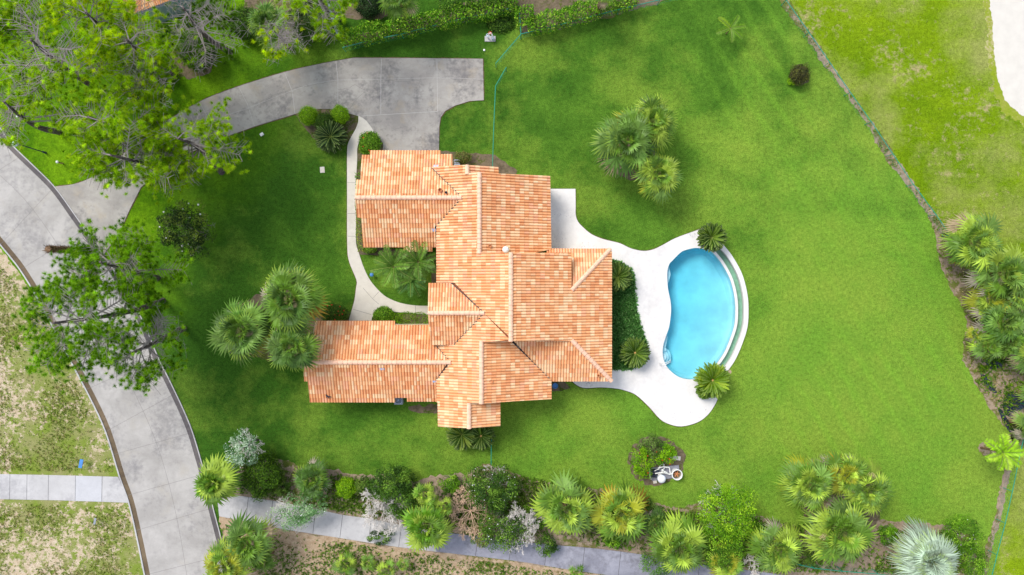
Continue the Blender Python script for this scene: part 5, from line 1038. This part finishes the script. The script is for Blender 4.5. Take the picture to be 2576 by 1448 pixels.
o = thing('plant_pot', 'round blue pot at the house corner beside the pool deck end', 'pot', W(1396, 970)); m = MB(); c = np.array(W(1396, 970)); m.tube([c, c + (0, 0, .35)], [.16, .24], 16, False); m.ring(c + (0, 0, .35), .24, .03, 18); m.cyl(c + (0, 0, .28), .2, .01, 14); m.build('pot', M['blue_pot'] if 'blue_pot' in M else M['blue_sign'], o)
o = thing('garden_lantern', 'small dark blue garden lantern in the courtyard grass', 'lantern', W(938, 692)); m = MB(); c = np.array(W(938, 692)); m.cyl(c, .03, .4, 8); m.build('post', M['dark_metal'], o); m = MB(); m.tube([c + (0, 0, .4), c + (0, 0, .55)], [.12, .15], 10); m.dome(c + (0, 0, .55), .18, .1, 12); m.build('lantern_head', M['blue_sign'], o)
# slatted bench by the garage
o = thing('garden_bench', 'small white slatted bench beside the garage', 'bench', W(1151, 413)); c = np.array(W(1151, 413))
for k in range(3): m = MB(); m.box(c + (0, -.12 + .13 * k, .44), (.5, .06, .03)); m.build('slat', M['white_metal'], o)
m = MB(); m.box(c + (0, .22, .62), (.5, .04, .3)); m.build('backrest', M['white_metal'], o)
for sx in (-1, 1):
    for sy in (-1, 1): m = MB(); m.box(c + (.24 * sx, .19 * sy, .22 if sy < 0 else .38), (.04, .04, .44 if sy < 0 else .76)); m.build('leg', M['white_metal'], o)
# pool pump equipment
zz = .1
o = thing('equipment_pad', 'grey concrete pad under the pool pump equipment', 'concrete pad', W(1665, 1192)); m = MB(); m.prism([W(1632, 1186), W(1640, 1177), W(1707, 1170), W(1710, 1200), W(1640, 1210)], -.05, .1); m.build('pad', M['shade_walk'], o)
for x, y, w_, d_, rz, lb in ((1698, 1152, 1.0, .38, -8, 'pale stepping slab right of the red blossom shrub'), (1647, 1211, .34, .4, 10, 'small pale slab at the lower left of the pump pad'), (1664, 1209, .5, .36, 0, 'small pale slab below the round white filter lid')):
    c = np.array(W(x, y)); m = MB(); m.box(c + (0, 0, .04), (w_, d_, .09), R(rz)); m.box(c + (0, 0, .09), (w_ * .96, d_ * .96, .01), R(rz)); oo = m.build('stone_slab', M['path_concrete'], origin=c); tag(oo, lb, 'slab')
for pts, lb in (([(1633, 1178), (1635.5, 1203)], 'white low rail at the left side of the pump pad'), ([(1641, 1152), (1660, 1156)], 'white low rail between the shrubs and the pump')):
    o = thing('low_rail', lb, 'rail', W(*pts[0])); m = MB(); m.tube([np.array(W(*pts[0], .45)), np.array(W(*pts[1], .45))], .045, 8); m.build('rail', M['white_paint'], o)
    for p in pts: m = MB(); q = np.array(W(*p)); m.tube([q, q + (0, 0, .45)], .035, 8); m.build('post', M['white_paint'], o)
o = thing('pool_filter', 'white domed pool filter tank with a lid rim on the pump pad', 'filter tank', W(1662, 1201, .1)); c = np.array(W(1660, 1200, .1)); m = MB(); m.cyl(c, .33, .75, 22); m.build('tank', M['pipe'], o, False); m = MB(); m.dome(c + (0, 0, .75), .35, .16, 22); m.build('lid', M['white_paint'], o, True); m = MB(); m.ring(c + (0, 0, .75), .35, .03, 24); m.build('rim', M['white_metal'], o)
o = thing('round_tub', 'large round white tub holding dark debris beside the filter', 'tub', W(1699, 1190, .1)); c = np.array(W(1699, 1190, .1)); m = MB(); m.tube([c, c + (0, 0, .7)], [.42, .46], 26, False); m.build('wall', M['pipe'], o); m = MB(); m.ring(c + (0, 0, .7), .46, .05, 26, 8); m.build('rim', M['white_paint'], o); m = MB(); m.cyl(c + (0, 0, .3), .41, .03, 22); m.build('bottom', M['mulch'], o)
m = MB()
for k in range(6): a_ = k * 1.05; m.tube([c + (.05, 0, .36), c + (.3 * math.cos(a_), .3 * math.sin(a_), .38)], .045, 5)
m.build('debris', M['clay'], o)
o = thing('pump_pipes', 'tangle of white plastic pipes joining the pumps on the pad', 'pipes', W(1665, 1185, .1))
for pts, z in (([(1646, 1186), (1658, 1180), (1662, 1169), (1670, 1168), (1671, 1180), (1664, 1183)], .4), ([(1648, 1192), (1660, 1190), (1671, 1190), (1684, 1194), (1692, 1192)], .5), ([(1656, 1178), (1668, 1175), (1684, 1177), (1686, 1192)], .6), ([(1650, 1200), (1658, 1194), (1668, 1185), (1682, 1193)], .35), ([(1664, 1183), (1678, 1190)], .7)):
    m = MB(); m.tube([W(*p, z) for p in pts], .055, 8); m.build('pipe', M['pipe'], o)
for x, y, lb in ((1646, 1184, 'upper dark pool pump on the pad'), (1645, 1196, 'lower dark pool pump on the pad')):
    o = thing('pool_pump', lb, 'pump', W(x, y, .1)); c = np.array(W(x, y, .1)); m = MB(); m.tube([c + (-.25, 0, .2), c + (.15, 0, .2)], .15, 12); m.build('motor', M['black'], o); m = MB(); m.cyl(c + (.22, 0, 0), .15, .4, 12); m.ring(c + (.22, 0, .4), .13, .025, 12); m.build('strainer', M['dark_metal'], o); m = MB(); m.box(c + (-.05, 0, .03), (.5, .3, .06)); m.build('foot', M['dark_metal'], o)
o = thing('fallen_branch', 'small dark fallen branch lying on the lower left corner of the long roof', 'branch', tuple(hit(FS, 827, 997))); c = hit(FS, 827, 997) + (0, 0, .18); m = MB()
m.tube([c + (-.22, .12, 0), c, c + (.24, -.06, .05)], .05, 6); m.tube([c, c + (.05, -.2, .02)], .04, 6); m.tube([c + (-.1, .06, 0), c + (-.14, -.1, .0)], .05, 6); m.build('stick', M['black'], o)
sheet('bare_soil', ragged([(1832 + 8 * math.cos(a), 936 + 7 * math.sin(a)) for a in np.linspace(0, 6.28, 14)[:-1]], .8, seed=90), .014, M['dry_sand'])
# neighbour house corner seen between the pines at the top
nb = thing('neighbour_house', 'corner of a neighbouring house with red orange tiles among the pines at the top', 'house', W(410, -40)); X, Y, _ = W(400, -60, 2.8); m = MB(); m.box((X + 0, Y + .0, 1.3), (5.4, 5.0, 2.6), R(20)); m.build('wall', M['flashing'], nb)
g = np.array([0, 1.]); m = MB(); c0 = np.array(W(398, 12, 3.))
V = []; C = []; F = []; rr_ = np.random.default_rng(9); a20 = R(20)
for j in range(16):
    for i in range(26):
        k = len(V); col = TC[rr_.choice(5, p=(.1, .15, .25, .4, .1))] * .9
        for (u_, v_, z_) in ((0, 0, .03), (.1, 0, .11), (.2, 0, .03), (0, .4, 0), (.1, .4, .08), (.2, .4, 0)):
            x, y = -2.9 + (i * .2 + u_), j * .4 + v_; V.append((c0[0] + x * math.cos(a20) - y * math.sin(a20), c0[1] + x * math.sin(a20) + y * math.cos(a20), 2.9 + y * .4 + z_)); C.append(col)
        F += [(k, k + 1, k + 4, k + 3), (k + 1, k + 2, k + 5, k + 4)]
meshnp('roof', V, [np.array(F)], M['tile'], nb, cols=np.array(C))
